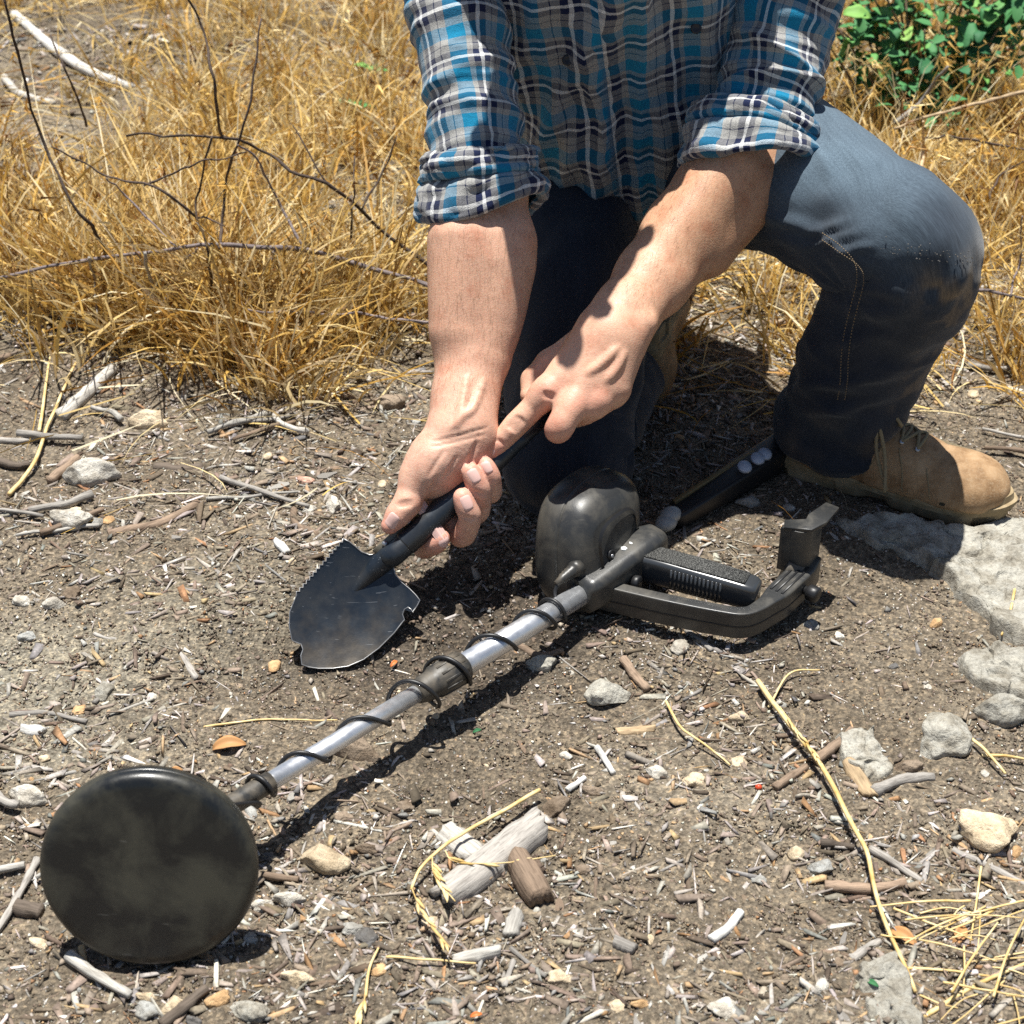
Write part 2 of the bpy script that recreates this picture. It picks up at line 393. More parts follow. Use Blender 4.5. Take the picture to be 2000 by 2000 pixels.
lay(11000, .0032, .0085, .75, crumbs, [.3, 1, 2, 3, 3, 3, 3, 2.4, 2, .7, 2.5, 2], 'fine_gravel', 'fine angular gravel grains mixed into the soil', 'gravel', 1.1, .5, (1, 1.5), y1=3.4, clump=.9, grow=.4)

lay(15000, .0028, .0080, .75, crumbs, [5, 7, 6, 3, 1, .3, .1, .1, .3, .3, 1, 1], 'soil_clods', 'small dark clods of dug earth on the bare ground', 'clods', 1.2, -.0, (1, 1.6), y1=2.1, clump=.7, near=dug)
lay(13000, .0014, .0034, .7, chips, [1, 2, 3, 4, 5, 5, 4, 2.5, 2, .6, 2, .5], 'twig_bits', 'fine broken twig and straw fragments matted over the litter', 'twig bits', .8, .8, (5, 14), y1=2.5, clump=1.1, grow=.5)
# ------------------------------------------------------------------ stones, chips, sticks one by one
def ico(sub):
    g = (1+5**.5)/2
    V = [(-1, g, 0), (1, g, 0), (-1, -g, 0), (1, -g, 0), (0, -1, g), (0, 1, g), (0, -1, -g), (0, 1, -g), (g, 0, -1), (g, 0, 1), (-g, 0, -1), (-g, 0, 1)]
    F = [(0, 11, 5), (0, 5, 1), (0, 1, 7), (0, 7, 10), (0, 10, 11), (1, 5, 9), (5, 11, 4), (11, 10, 2), (10, 7, 6), (7, 1, 8), (3, 9, 4), (3, 4, 2), (3, 2, 6), (3, 6, 8), (3, 8, 9), (4, 9, 5), (2, 4, 11), (6, 2, 10), (8, 6, 7), (9, 8, 1)]
    V = [nrm(v) for v in V]
    for _ in range(sub):
        c = {}; F2 = []
        def mid(a, b):
            k = (min(a, b), max(a, b))
            if k not in c: V.append(nrm(V[a]+V[b])); c[k] = len(V)-1
            return c[k]
        for a, b, d in F:
            ab, bd, da = mid(a, b), mid(b, d), mid(d, a); F2 += [(a, ab, da), (b, bd, ab), (d, da, bd), (ab, bd, da)]
        F = F2
    return np.array(V), np.array(F)
ICO = {k: ico(k) for k in (0, 1, 2, 3, 4)}
def stone_mesh(sub, seed, rough=.16, cuts=7, fine=0.05):
    r = np.random.default_rng(seed); V, F = ICO[sub]; V = V.copy()
    for _ in range(cuts):
        d = nrm(r.normal(size=3)); lim = r.uniform(.55, .92); k = V@d; V -= d*np.clip(k-lim, 0, None)[:, None]*.93
    V *= (1+rough*fbm(V*1.4, seed, 2)+fine*fbm(V*5, seed+5, 3))[:, None]
    V *= .5/np.abs(V).max(0)
    return mesh_np('stone', V, F, sub < 3 and False or sub >= 3)
def rock_mat(name, base, var=.35, speck=.5):
    m = mat(name, base, .88, .25); t = NT(m); co = t.co('Object'); rnd = t.new('ShaderNodeObjectInfo').outputs['Random']
    hsv = t.new('ShaderNodeHueSaturation'); hsv.inputs['Color'].default_value = (*base, 1)
    t.link(t.math('ADD', t.math('MULTIPLY', rnd, var*2), 1-var), hsv.inputs['Value'])
    geo = t.new('ShaderNodeNewGeometry').outputs['Position']
    a = t.ramp(t.noise(geo, 45, 5, .65), [(.3, (.42, .38, .33)), (.47, (.85, .82, .78)), (.55, (1, 1, 1)), (.7, (1.2, 1.18, 1.15))])
    b = t.ramp(t.noise(geo, 240, 6, .8), [(.33, (.45, .43, .4)), (.5, (1, 1, 1)), (.68, (1.3, 1.3, 1.28))])
    t.color(t.mix(speck, t.mix(.9, hsv.outputs[0], a, 'MULTIPLY'), b, 'MULTIPLY')); t.bump(t.math('ADD', t.noise(geo, 330, 5, .7), t.math('MULTIPLY', t.noise(geo, 70, 3), 2)), .9, .0026); return m
ROCK = {'white': rock_mat('rock_white', (.56, .53, .47), .15), 'cream': rock_mat('rock_cream', (.62, .51, .36), .15), 'orange': rock_mat('rock_orange', (.55, .36, .19), .15),
        'grey': rock_mat('rock_grey', (.38, .38, .36), .2, .7), 'brown': rock_mat('rock_brown', (.27, .21, .155), .2), 'dark': rock_mat('rock_dark', (.13, .125, .12), .2),
        'granite': rock_mat('rock_granite', (.36, .345, .30), .1, .8), 'pink': rock_mat('rock_pink', (.6, .38, .29), .1)}
STONES = [stone_mesh(3, 100+i) for i in range(10)]
SMALL = [stone_mesh(1, 200+i, .2, 6, .0) for i in range(10)]
def put(o, x, y, sc, yaw, sink=.3, tilt=.12, z=None, seed=0):
    r = random.Random(seed+int(x*9973)+int(y*7919)); o.scale = sc
    o.rotation_euler = (r.uniform(-tilt, tilt), r.uniform(-tilt, tilt), yaw)
    o.location = (x, y, (float(gz(x, y)) if z is None else z)+sc[2]*(.5-sink)); return o
def stone(px, py, w, h, tint, label, k=0, sink=.3, yaw=0.0, thick=.62, cat='stone', name='stone', group=None):
    p = G(px, py+h*.15, 0.0); S = scale_at(p); sx = w/S*1.05; sz = sx*thick; sy = max(h/S-sz*.42, sx*.35)/.72
    o = obj(name, STONES[k % len(STONES)], None, None, label, cat, group)
    o.data.materials.append(ROCK[tint]) if not o.data.materials else None
    o.material_slots[0].link = 'OBJECT'; o.material_slots[0].material = ROCK[tint]
    return put(o, p[0], p[1], (sx, min(sy, sx*1.25), sz), yaw, sink)
for i, a in enumerate([
    (629, 1675, 112, 74, 'cream', 'large pale tan angular stone in front of the pole shadow beside the search coil', 0),
    (563, 1748, 66, 42, 'white', 'rough white stone to the right of the search coil, the larger of two', 1),
    (508, 1757, 50, 38, 'white', 'small white rough stone tucked against the right edge of the search coil', 2),
    (54, 1559, 84, 36, 'white', 'flat pinkish white stone behind the search coil to its left', 3),
    (429, 1950, 56, 42, 'orange', 'orange brown stone at the upper end of the dark stick below the coil', 4),
    (489, 1972, 86, 58, 'granite', 'pale grey mottled stone beside the orange stone below the coil', 5),
    (337, 1957, 46, 40, 'cream', 'cream angular stone leaning on the dark stick below the coil', 6),
    (283, 1966, 66, 48, 'grey', 'long bluish grey stone left of the dark stick below the coil', 7),
    (285, 1938, 44, 26, 'cream', 'small cream stone behind the bluish grey stone below the coil', 8),
    (374, 1990, 40, 28, 'dark', 'dark grey stone to the right of the dark stick below the coil', 9),
    (580, 1907, 72, 38, 'cream', 'flat tan stone lying between the coil and the orange red leaf', 1),
    (522, 1668, 32, 26, 'dark', 'dark stone inside the pole shadow just right of the coil', 2),
    (672, 1597, 30, 42, 'brown', 'upright brown stone on the lower rim of the pole shadow', 3),
    (686, 1808, 46, 38, 'grey', 'blue grey smooth stone among chips right of the coil', 4),
    (489, 1822, 38, 34, 'grey', 'flat square slate grey stone beneath the right edge of the coil', 5),
    (1184, 1347, 92, 70, 'granite', 'pale lichen topped stone with a dark front face below the detector handle', 6),
    (1060, 1300, 66, 44, 'granite', 'pale crusted stone half buried under the upper pole', 7),
    (1088, 1572, 62, 50, 'brown', 'rounded grey brown stone at the tip of the single straw', 8),
    (842, 1800, 36, 36, 'cream', 'cream pentagonal stone among the straw seed heads', 9),
    (792, 1575, 36, 36, 'brown', 'brown faceted stone in front of the pole shadow', 0),
    (716, 1826, 50, 54, 'dark', 'dark green grey stone left of the straw seed heads', 1),
    (716, 1659, 46, 30, 'brown', 'tan brown flat stone right of the large pale tan stone', 2),
    (1283, 1506, 48, 36, 'white', 'white rough stone right of the two white sticks', 3),
    (1160, 1543, 48, 26, 'brown', 'flat tan brown stone between the two white sticks', 4),
    (1092, 1909, 48, 38, 'cream', 'cream white stone at the end of the grey stick below the bark slab', 5),
    (1270, 1840, 26, 18, 'cream', 'small cream oval pebble beside a small dark hole', 6),
    (1206, 1970, 36, 34, 'cream', 'buff angular stone, the left of a pair below the bark slab', 7),
    (1250, 1966, 42, 26, 'orange', 'flat orange buff stone, the right of a pair below the bark slab', 8),
    (1447, 1398, 48, 32, 'cream', 'smooth cream egg shaped pebble left of the long straw stalk', 9),
    (1441, 1485, 38, 38, 'cream', 'rough buff stone between the egg shaped pebble and the straw stalk', 0),
    (1354, 1517, 46, 48, 'cream', 'tan heart shaped flat stone left of the red berry', 1),
    (1838, 1440, 112, 128, 'granite', 'large pale grey angular rock at the brink of the dark hollow', 2),
    (1958, 1398, 120, 62, 'granite', 'pale grey rock overhanging the dark hollow', 3),
    (1930, 1626, 120, 108, 'cream', 'large rough buff rock crusted with dirt beside the dark straight stick', 4),
    (1775, 1496, 62, 40, 'brown', 'brown wedge shaped stone below the large pale grey rock', 5),
    (1601, 1691, 52, 46, 'grey', 'slate grey flat stone left of the straw stalk', 6),
    (1481, 1709, 32, 34, 'grey', 'small blue grey stone alone on fine soil left of the straw stalk', 7),
    (1412, 1974, 64, 58, 'white', 'whitish rounded rough stone alone on the soil far from the straw stalk', 8),
    (1583, 1214, 36, 34, 'grey', 'green grey stone beside a white splinter near the handle shadow', 9),
    (1748, 1295, 26, 18, 'dark', 'small dark pebble on bare soil below the big granite slab', 0),
    (1811, 1340, 20, 22, 'white', 'small bright white pebble left of the rock over the hollow', 1),
    (293, 832, 84, 30, 'cream', 'long cream stone at the front of the dry grass tuft', 2),
    (181, 946, 112, 28, 'white', 'long flat greyish white stone right of the cut brown stick', 3),
    (149, 1041, 90, 32, 'white', 'knobbly white lichen stone with two brown chips beneath it', 4),
    (149, 1012, 30, 28, 'cream', 'small rounded cream pebble above the knobbly white stone', 5),
    (109, 1189, 48, 32, 'white', 'smooth white stone touching a square brown block of stone', 6),
    (45, 1178, 40, 32, 'white', 'rough white stone left of the smooth white stone', 7),
    (146, 1167, 38, 42, 'brown', 'square brown block of stone behind the smooth white stone', 8),
    (58, 1247, 42, 32, 'grey', 'dull grey stone below the rough white stones', 9),
    (206, 1349, 52, 42, 'granite', 'pale grey stone with a thin stick leaning over it', 0),
    (156, 1384, 30, 34, 'orange', 'orange tan angular stone below the pale stone with the leaning stick', 1),
    (656, 997, 56, 42, 'white', 'rounded chalky white stone above the spade blade', 2),
    (606, 1008, 30, 22, 'white', 'small white pebble left of the rounded chalky stone', 3),
    (601, 950, 38, 24, 'pink', 'salmon pink oblong stone below a brown twig', 4),
    (760, 788, 74, 50, 'brown', 'grey brown rough rock left of the bare wrist', 5),
    (694, 1476, 104, 40, 'brown', 'smooth tan boulder top half buried under the pole', 6),
    (1330, 1267, 42, 38, 'white', 'knobbly white stone in front of the detector handle frame', 7),
    (1460, 985, 52, 34, 'grey', 'grey stone in the shade between grip and boot', 8),
    (1640, 1238, 22, 22, 'white', 'small white stone right of the green grey stone', 9),
]): stone(*a[:6], k=a[6], yaw=((i*1.7) % 6.28) if a[2] < a[3]*1.45 else ((i*.7) % .5)-.25)
def slab(pts, z0, z1, tint, label, seed):    # embedded flat rock from its outline on the ground
    P = np.array([G(px, py, .0)[:2] for px, py in pts]); P = catmull(np.vstack([P, P[:1]]), 129)[:-1]
    c = P.mean(0); V, rows = [], 34
    for i in range(rows):
        f = i/(rows-1); q = c+(P-c)*(1-f*.98); h = z0+(z1-z0)*sstep(0, .22, f)
        p3 = np.concatenate([q, np.zeros((len(q), 1))], 1)
        V.append(np.concatenate([q+.007*np.stack([fbm(p3*45, seed, 3), fbm(p3*45, seed+1, 3)], -1), (gz(q[:, 0], q[:, 1])+h+fbm(p3*22, seed, 3)*.0045+fbm(p3*120, seed+3, 3)*.0022-.007*np.exp(-(fbm(p3*9, seed+8, 3)/.045)**2)*sstep(.05, .2, f)+np.abs(fbm(p3*55, seed+6, 2))*.0035)[:, None]], 1))
    V = np.concatenate(V); V = np.vstack([V, V[-128:].mean(0)]); F = [tuple(f) for f in gridfaces(rows, 128)]+[((rows-1)*128+i, (rows-1)*128+(i+1) % 128, rows*128) for i in range(128)]
    assert np.isfinite(V).all()
    me = clean(mesh_np('stone_slab', V, F)); o = obj('stone_slab', me, ROCK[tint], None, label, 'rock')
    return o
slab([(1600, 1012), (1655, 1055), (1730, 1078), (1800, 1105), (1850, 1150), (1925, 1210), (1955, 1255), (2040, 1275), (2200, 1200), (2180, 1040), (2020, 1010), (1880, 1030), (1740, 1005)], -.012, .015, 'granite', 'broad pale granite slab half buried in front of the boot toe', 5)
slab([(1865, 1280), (1915, 1268), (1985, 1282), (2090, 1300), (2120, 1390), (1995, 1385), (1930, 1360), (1880, 1325)], -.012, .014, 'granite', 'smaller pale granite slab between the big slab and the hollow', 9)
slab([(1670, 1880), (1730, 1872), (1765, 1920), (1795, 1990), (1790, 2060), (1700, 2060), (1685, 1980), (1660, 1930)], -.008, .008, 'granite', 'low pale crust of rock under the base of the long straw stalk', 13)
slab([(1630, 1440), (1700, 1420), (1740, 1470), (1735, 1530), (1690, 1540), (1650, 1490)], -.006, .007, 'granite', 'low pale lichen crust of rock behind the thick grey stick', 21)

def wood_mat(name, base, var=.3):
    m = mat(name, base, .85, .2); t = NT(m); co = t.mapping(t.co('Object'), (30, 380, 380)); rnd = t.new('ShaderNodeObjectInfo').outputs['Random']
    hsv = t.new('ShaderNodeHueSaturation'); hsv.inputs['Color'].default_value = (*base, 1)
    t.link(t.math('ADD', t.math('MULTIPLY', rnd, var*2), 1-var), hsv.inputs['Value']); nz = t.noise(co, 1.0, 4, .65)
    t.color(t.mix(.9, hsv.outputs[0], t.ramp(nz, [(.3, (.45, .43, .41)), (.5, (1, 1, 1)), (.72, (1.4, 1.38, 1.35))]), 'MULTIPLY')); t.bump(nz, .6, .0015); return m
WOOD = {'grey': wood_mat('wood_grey', (.28, .26, .235)), 'pale': wood_mat('wood_pale', (.38, .36, .325), .2), 'brown': wood_mat('wood_brown', (.22, .16, .115)), 'dark': wood_mat('wood_dark', (.11, .088, .07)),
        'tan': wood_mat('wood_tan', (.42, .31, .19)), 'purple': wood_mat('wood_purple', (.21, .175, .175), .15), 'bone': wood_mat('wood_bone', (.54, .53, .50), .12), 'twigdark': wood_mat('twig_dark', (.075, .055, .045), .2)}
def local_tube(P, r, seg, rough, seed, ends=True):   # path in world -> mesh in its own frame along x
    P = np.asarray(P, float); c = P.mean(0); d = P[-1]-P[0]; yaw = math.atan2(d[1], d[0])
    Rz = np.array([[math.cos(yaw), math.sin(yaw), 0], [-math.sin(yaw), math.cos(yaw), 0], [0, 0, 1]]); Q = (P-c)@Rz.T
    r = np.asarray(r, float)*np.ones(len(Q)); V, F = tube(Q, r, seg)
    V = V+nrm(V-np.repeat(Q, seg, 0))*(rough*np.repeat(r, seg)*fbm(V*140, seed, 2))[:, None]
    return V, F, c, yaw
def stick(pts, w, tint, label, name='stick', cat='stick', lift=.5, taper=.8, group=None, n=14, seg=8, rough=.22, seed=None):
    seed = seed if seed is not None else int(pts[0][0]*13+pts[0][1])
    P = np.array([G(a, b, .0) for a, b in pts]); S = scale_at(P.mean(0)); r = w/S/2
    C = catmull(P, n); C[:, 2] = gz(C[:, 0], C[:, 1])*.6+r*lift+.002+vnoise(C*25, seed)*.002
    V, F, c, yaw = local_tube(C, r*np.linspace(1, taper, n)*(1+.12*vnoise(C*90, seed+1)), seg, rough, seed)
    o = obj(name, clean(mesh_np(name, V, F)), WOOD[tint], None, label, cat, group); o.location = c; o.rotation_euler.z = yaw; return o
for pts, w, tint, label in [
    ([(74, 1684), (40, 1745), (-10, 1825)], 17, 'grey', 'grey weathered stick left of the search coil'),
    ([(30, 1772), (82, 1782)], 34, 'dark', 'short dark brown lump of bark beneath the grey stick by the coil'),
    ([(316, 2004), (360, 1972), (405, 1938)], 24, 'dark', 'dark stick lying between the stones below the coil'),
    ([(512, 1712), (583, 1722)], 16, 'brown', 'short brown stick below the pole shadow near the coil'),
    ([(1166, 1463), (1180, 1482), (1198, 1512)], 15, 'bone', 'white stick with a broken flared end'),
    ([(1108, 1546), (1142, 1520)], 13, 'bone', 'short white stick left of the flared white stick'),
    ([(1216, 1298), (1240, 1325), (1264, 1350)], 21, 'brown', 'brown curved stick in front of the detector handle'),
    ([(997, 1858), (1030, 1885), (1066, 1914)], 11, 'grey', 'thin grey stick pointing at the cream white stone'),
    ([(1003, 1878), (985, 1930)], 14, 'grey', 'short grey stick under the long pale chip'),
    ([(1592, 1494), (1628, 1464), (1664, 1432)], 22, 'brown', 'brown cylindrical stick behind the straw stalk'),
    ([(1512, 1552), (1542, 1528), (1574, 1502)], 19, 'brown', 'brown stick in front of the straw stalk, in line with the other'),
    ([(1706, 1552), (1760, 1528), (1824, 1524)], 26, 'grey', 'thick grey stick with broken ends below the brown wedge stone'),
    ([(1860, 1664), (1930, 1698), (2010, 1738)], 15, 'grey', 'straight dark grey stick below the large buff rock'),
    ([(1870, 1690), (1922, 1716)], 11, 'brown', 'short brown stick parallel to the straight dark grey stick'),
    ([(1602, 1652), (1668, 1656)], 17, 'dark', 'dark brown stick crossing beside the straw stalk'),
    ([(1610, 1736), (1690, 1742), (1768, 1728)], 24, 'brown', 'split brown stick under the lower straw stalk'),
    ([(1700, 1660), (1760, 1700), (1800, 1726)], 15, 'grey', 'weathered split stick right of the straw stalk'),
    ([(1660, 1890), (1690, 1866), (1716, 1846)], 19, 'grey', 'grey brown stick at the foot of the straw stalk'),
    ([(1388, 1844), (1420, 1820), (1446, 1786)], 22, 'bone', 'knobbly white bone like branch piece on fine soil'),
    ([(118, 818), (170, 780), (222, 738)], 30, 'pale', 'grey split driftwood slab in front of the dry grass'),
    ([(98, 946), (126, 925), (154, 904)], 20, 'brown', 'cut brown stick propped beside the long white stone'),
    ([(304, 924), (350, 930), (398, 928)], 22, 'dark', 'dark rotten stick lying flat on the chips'),
    ([(216, 1064), (300, 1046), (350, 1022), (390, 1000)], 21, 'brown', 'curved brown root half buried in soft soil'),
    ([(345, 1280), (362, 1308), (386, 1340)], 18, 'grey', 'short round grey stick alone in soft soil left of the spade'),
    ([(184, 1376), (214, 1346), (246, 1326)], 10, 'grey', 'thin stick leaning over the pale grey stone'),
    ([(565, 946), (610, 934), (662, 921)], 14, 'brown', 'brown twig above the salmon pink stone'),
    ([(575, 1010), (580, 1040), (624, 1062)], 16, 'brown', 'curled bark strip around the small white pebble'),
    ([(0, 868), (40, 866), (92, 858)], 14, 'grey', 'grey stick at the left among the chips behind the cut stick'),
    ([(0, 910), (30, 916), (60, 912)], 18, 'dark', 'dark thick stick left of the cut brown stick'),
    ([(310, 1175), (360, 1185), (412, 1192)], 11, 'grey', 'thin grey stick on soft soil left of the serrated blade edge'),
    ([(186, 1244), (212, 1258), (238, 1264)], 9, 'grey', 'thin dark grey stick below the square brown block'),
    ([(240, 1155), (210, 1190)], 9, 'grey', 'thin slanting stick right of the square brown block'),
    ([(1000, 1262), (1050, 1286), (1100, 1280)], 15, 'brown', 'brown stick lying under the upper pole by the handle'),
    ([(1340, 1240), (1370, 1262), (1390, 1278)], 12, 'grey', 'grey stick right of the knobbly white stone'),
    ([(520, 785), (600, 792), (680, 782), (700, 800)], 14, 'brown', 'brown stick across the chips behind the spade'),
    ([(20, 1400), (90, 1396), (170, 1412)], 12, 'grey', 'long thin grey stick behind the search coil'),
]: stick(pts, w, tint, label)
# flat bark pieces
def bark(pts, wpx, tint, label, seed, thick=.007):
    a, b = G(*pts[0]), G(*pts[1]); S = scale_at((a+b)/2); L = np.linalg.norm(b-a); W = wpx/S/.7; nx, ny = 22, 9
    u = np.linspace(-.5, .5, nx)[:, None]; v = np.linspace(-.5, .5, ny)[None]
    wob = .75+.25*np.cos(u*2.6)+.1*vnoise(np.stack([u*9, u*0, u*0], -1), seed)
    x = L*(u+v*.06*np.sign(u)+.05*vnoise(np.stack([v*9+u*0, u*3+0*v, 0*u*v], -1), seed+2)*np.abs(u)*2); y = W*v*wob
    p = np.stack([x*60, y*260, 0*x], -1); top = thick*(1-(2*v)**4*.8)+.0016*fbm(p, seed, 3)
    Vt = np.stack([x, y, top], -1).reshape(-1, 3); Vb = np.stack([x*.97, y*.95, 0*x-.002], -1).reshape(-1, 3)
    f = gridfaces(nx, ny, False); k = nx*ny
    rim = [j for j in range(ny)]+[i*ny+ny-1 for i in range(1, nx)]+[(nx-1)*ny+j for j in range(ny-2, -1, -1)]+[i*ny for i in range(nx-2, 0, -1)]
    F = [tuple(q) for q in f]+[tuple(i+k for i in q[::-1]) for q in f]+[(rim[i], rim[(i+1) % len(rim)], rim[(i+1) % len(rim)]+k, rim[i]+k) for i in range(len(rim))]
    o = obj('bark_piece', clean(mesh_np('bark_piece', np.vstack([Vt, Vb]), F)), WOOD[tint], None, label, 'bark')
    o.location = ((a+b)/2)+np.array([0, 0, float(gz(*((a+b)/2)[:2]))+.003]); o.rotation_euler = (.1, -.04, math.atan2(b[1]-a[1], b[0]-a[0])); return o
bark([(862, 1764), (1056, 1622)], 54, 'grey', 'large grey weathered bark slab in front of the straw', 3, .016)
bark([(868, 1622), (932, 1676)], 40, 'pale', 'pale silver wood flake touching the single straw', 5)
bark([(996, 1832), (1010, 1788)], 24, 'pale', 'short pale chip standing out below the bark slab', 7)
bark([(886, 1880), (978, 1862)], 20, 'pale', 'long pale wood chip under the straw seed heads', 8)
bark([(542, 1078), (564, 1102)], 13, 'bone', 'small white chip left of the serrated blade edge', 9, .004)
bark([(44, 1428), (88, 1436)], 17, 'bone', 'white rectangular chip behind the search coil', 11, .004)
bark([(1012, 1690), (1060, 1775)], 42, 'brown', 'lump of brown earth and bark beside the grey bark slab', 13, .018)
bark([(1655, 1488), (1700, 1560)], 24, 'tan', 'tan strip of bark behind the grey thick stick', 15, .004)
bark([(1200, 1850), (1240, 1868)], 20, 'grey', 'grey wood chip beside the small cream oval pebble', 17, .007)
bark([(1205, 1425), (1280, 1418)], 14, 'tan', 'tan buff chip right of the flared white stick', 19, .004)
# look-alike chips and pebbles, the larger ones each by itself
CHIPM = []
for i in range(9):
    r = np.random.default_rng(300+i); u = np.linspace(-.5, .5, 4); V = []
    for k, x in enumerate(u):
        wv = (.5, .95, 1, .45)[k]*r.uniform(.7, 1.1); V += [(x+r.normal(0, .05), s*wv*.5+r.normal(0, .07), z*(.8+.2*r.random())) for s, z in ((-1, -.5), (1, -.5), (1, .5), (-1, .5))]
    F = [tuple(f) for f in gridfaces(4, 4)]+[(3, 2, 1, 0), (12, 13, 14, 15)]; CHIPM.append(clean(mesh_np('wood_chip', np.array(V), F, False)))
def many(n, name, meshes, mats, smin_, smax_, shape, labels, cat, soft, sink, y1=2.6, seed=1):
    r = random.Random(seed); c = 0
    while c < n:
        y = .68+(y1-.68)*r.random()**1.15; x = r.uniform(-1, 1)*(.36*y+.1)
        if r.random() < soft*float(soft_soil(np.array(x), np.array(y))): continue
        k = r.randrange(len(labels)); tint, lab, grp = labels[k]; s = (smin_+(smax_-smin_)*r.random()**2)*(1+.25*max(0, y-1.3))
        me = meshes[r.randrange(len(meshes))]; o = obj(name, me, None, None, lab, cat, grp)
        if not me.materials: me.materials.append(mats[tint])
        o.material_slots[0].link = 'OBJECT'; o.material_slots[0].material = mats[tint]
        sh = shape(r); put(o, x, y, (s*sh[0], s*sh[1], s*sh[2]), r.uniform(0, 6.28), sink, .2, seed=c); c += 1
many(290, 'wood_chip', CHIPM, WOOD, .008, .018, lambda r: (r.uniform(1, 1.9), r.uniform(.3, .6), r.uniform(.12, .3)),
     [('grey', 'small flat grey wood chip among the ground litter', 'grey wood chips'), ('pale', 'small bleached whitish wood chip among the ground litter', 'bleached wood chips'),
      ('brown', 'small brown bark chip among the ground litter', 'brown bark chips'), ('grey', 'small flat grey wood chip among the ground litter', 'grey wood chips')], 'wood chip', .85, .28)
many(230, 'pebble', SMALL, ROCK, .006, .017, lambda r: (r.uniform(.9, 1.4), r.uniform(.7, 1), r.uniform(.5, .8)),
     [('white', 'small loose white pebble on the brown soil', 'white pebbles'), ('cream', 'small loose buff pebble on the brown soil', 'buff pebbles'), ('grey', 'small loose grey pebble on the brown soil', 'grey pebbles'),
      ('orange', 'small loose orange tan pebble on the brown soil', 'orange pebbles'), ('brown', 'small loose brown pebble on the brown soil', 'brown pebbles')], 'pebble', .6, .3, 2.3, 2)
r_ = random.Random(5); c = 0
while c < 60:                                 # twigs on the litter belt in front of the grass
    y = r_.uniform(1.5, 2.3) if r_.random() < .75 else r_.uniform(.75, 1.5); x = r_.uniform(-1, 1)*(.36*y+.1)
    if -.25 < x < .6 and y < 1.9: continue
    L = r_.uniform(.04, .13); a = r_.uniform(-.7, .7)+(3.14 if r_.random() < .5 else 0); w = r_.uniform(.0022, .0055)
    P = np.array([(x+math.cos(a)*L*(t-.5), y+math.sin(a)*L*(t-.5)+r_.uniform(-.006, .006), 0) for t in (0, .35, .7, 1)]); C = catmull(P, 9)
    C[:, 2] = gz(C[:, 0], C[:, 1])+w+.0035+r_.uniform(0, .004)
    V, F, cc, yaw = local_tube(C, w*np.linspace(1, .7, 9), 6, .2, c)
    o = obj('twig', clean(mesh_np('twig', V, F)), WOOD[r_.choice(['grey', 'brown', 'grey', 'pale'])], None, 'short dry twig lying on the wood chip litter', 'twig', 'short twigs on the litter'); o.location = cc; o.rotation_euler.z = yaw; c += 1

# ================================================================== DRY GRASS
def grass_density(x, y):
    n = fbm(np.stack([x*2.6, y*2.6, np.zeros_like(x)], -1), 55, 3)
    edge = np.where(x < .12, 2.02, np.where(x < .62, 1.97, 1.80))+.30*n
    n2 = fbm(np.stack([x*7, y*7, np.ones_like(x)], -1), 57, 2)
    d = sstep(-.10, .16, y-edge+.07*n2)*(.22+.78*sstep(-.35, .45, n+.2+.5*n2))
    d = d*(1-.93*np.exp(-(((x+.92)/.40)**2+((y-2.95)/.60)**2)))
    d = d*(1-.5*np.exp(-(((x+.85)/.25)**2+((y-2.05)/.12)**2)))
    d = np.maximum(d, .95*np.exp(-(((x+.44)/.15)**2+((y-2.08)/.09)**2)))
    return d*(1-.8*sstep(3.2, 4.4, y)*0)
STRAW = np.array([(.72, .475, .135), (.78, .56, .21), (.82, .66, .35), (.64, .375, .08), (.46, .24, .05), (.24, .11, .03), (.84, .74, .51), (.70, .45, .115)])
def ribbons(base, dirv, bend, L, W, colr, segs=4, twist=None):
    n = len(base); t = np.linspace(0, 1, segs+1)[None, :, None]
    C = base[:, None]+dirv[:, None]*L[:, None, None]*t+bend[:, None]*L[:, None, None]*t**2.2
    side = np.cross(dirv, np.array([0, 0, 1.0])); side = nrm(side+1e-6)
    a = rng.uniform(0, 6.28, n) if twist is None else twist
    s2 = np.cross(dirv, side); side = side*np.cos(a)[:, None]+s2*np.sin(a)[:, None]
    w = W[:, None, None]*np.array([.75, 1, .9, .65, .08] if segs == 4 else np.linspace(1, .1, segs+1))[None, :, None]*.5
    V = np.stack([C-side[:, None]*w, C+side[:, None]*w], 2).reshape(n, -1, 3); k = 2*(segs+1)
    f = np.array([(2*i, 2*i+1, 2*i+3, 2*i+2) for i in range(segs)])
    F = (f[None]+(np.arange(n)*k)[:, None, None]).reshape(-1, 4)
    return V.reshape(-1, 3), F, np.repeat(colr, k, 0), C[:, -1]
def pick(nwant, y0=1.7, y1=5.2, thr=None):
    xx, yy = [], []
    while sum(map(len, xx)) < nwant:
        y = y0+(y1-y0)*rng.random(nwant*3)**1.35; x = rng.uniform(-1, 1, nwant*3)*(.40*y+.2); k = rng.random(nwant*3) < grass_density(x, y)
        xx.append(x[k]); yy.append(y[k])
    return np.concatenate(xx)[:nwant], np.concatenate(yy)[:nwant]
M_grass = mat('dry_grass', (.5, .35, .13), .6, .3); t = NT(M_grass); va = t.new('ShaderNodeVertexColor', layer_name='Col'); t.color(va.outputs[0])
t.b.inputs['Transmission Weight'].default_value = 0
tr = t.new('ShaderNodeBsdfTranslucent'); mx = t.new('ShaderNodeMixShader'); mx.inputs[0].default_value = .3; t.link(va.outputs[0], tr.inputs[0])
out = t.n['Material Output']; t.link(t.b.outputs[0], mx.inputs[1]); t.link(tr.outputs[0], mx.inputs[2]); t.link(mx.outputs[0], out.inputs[0])
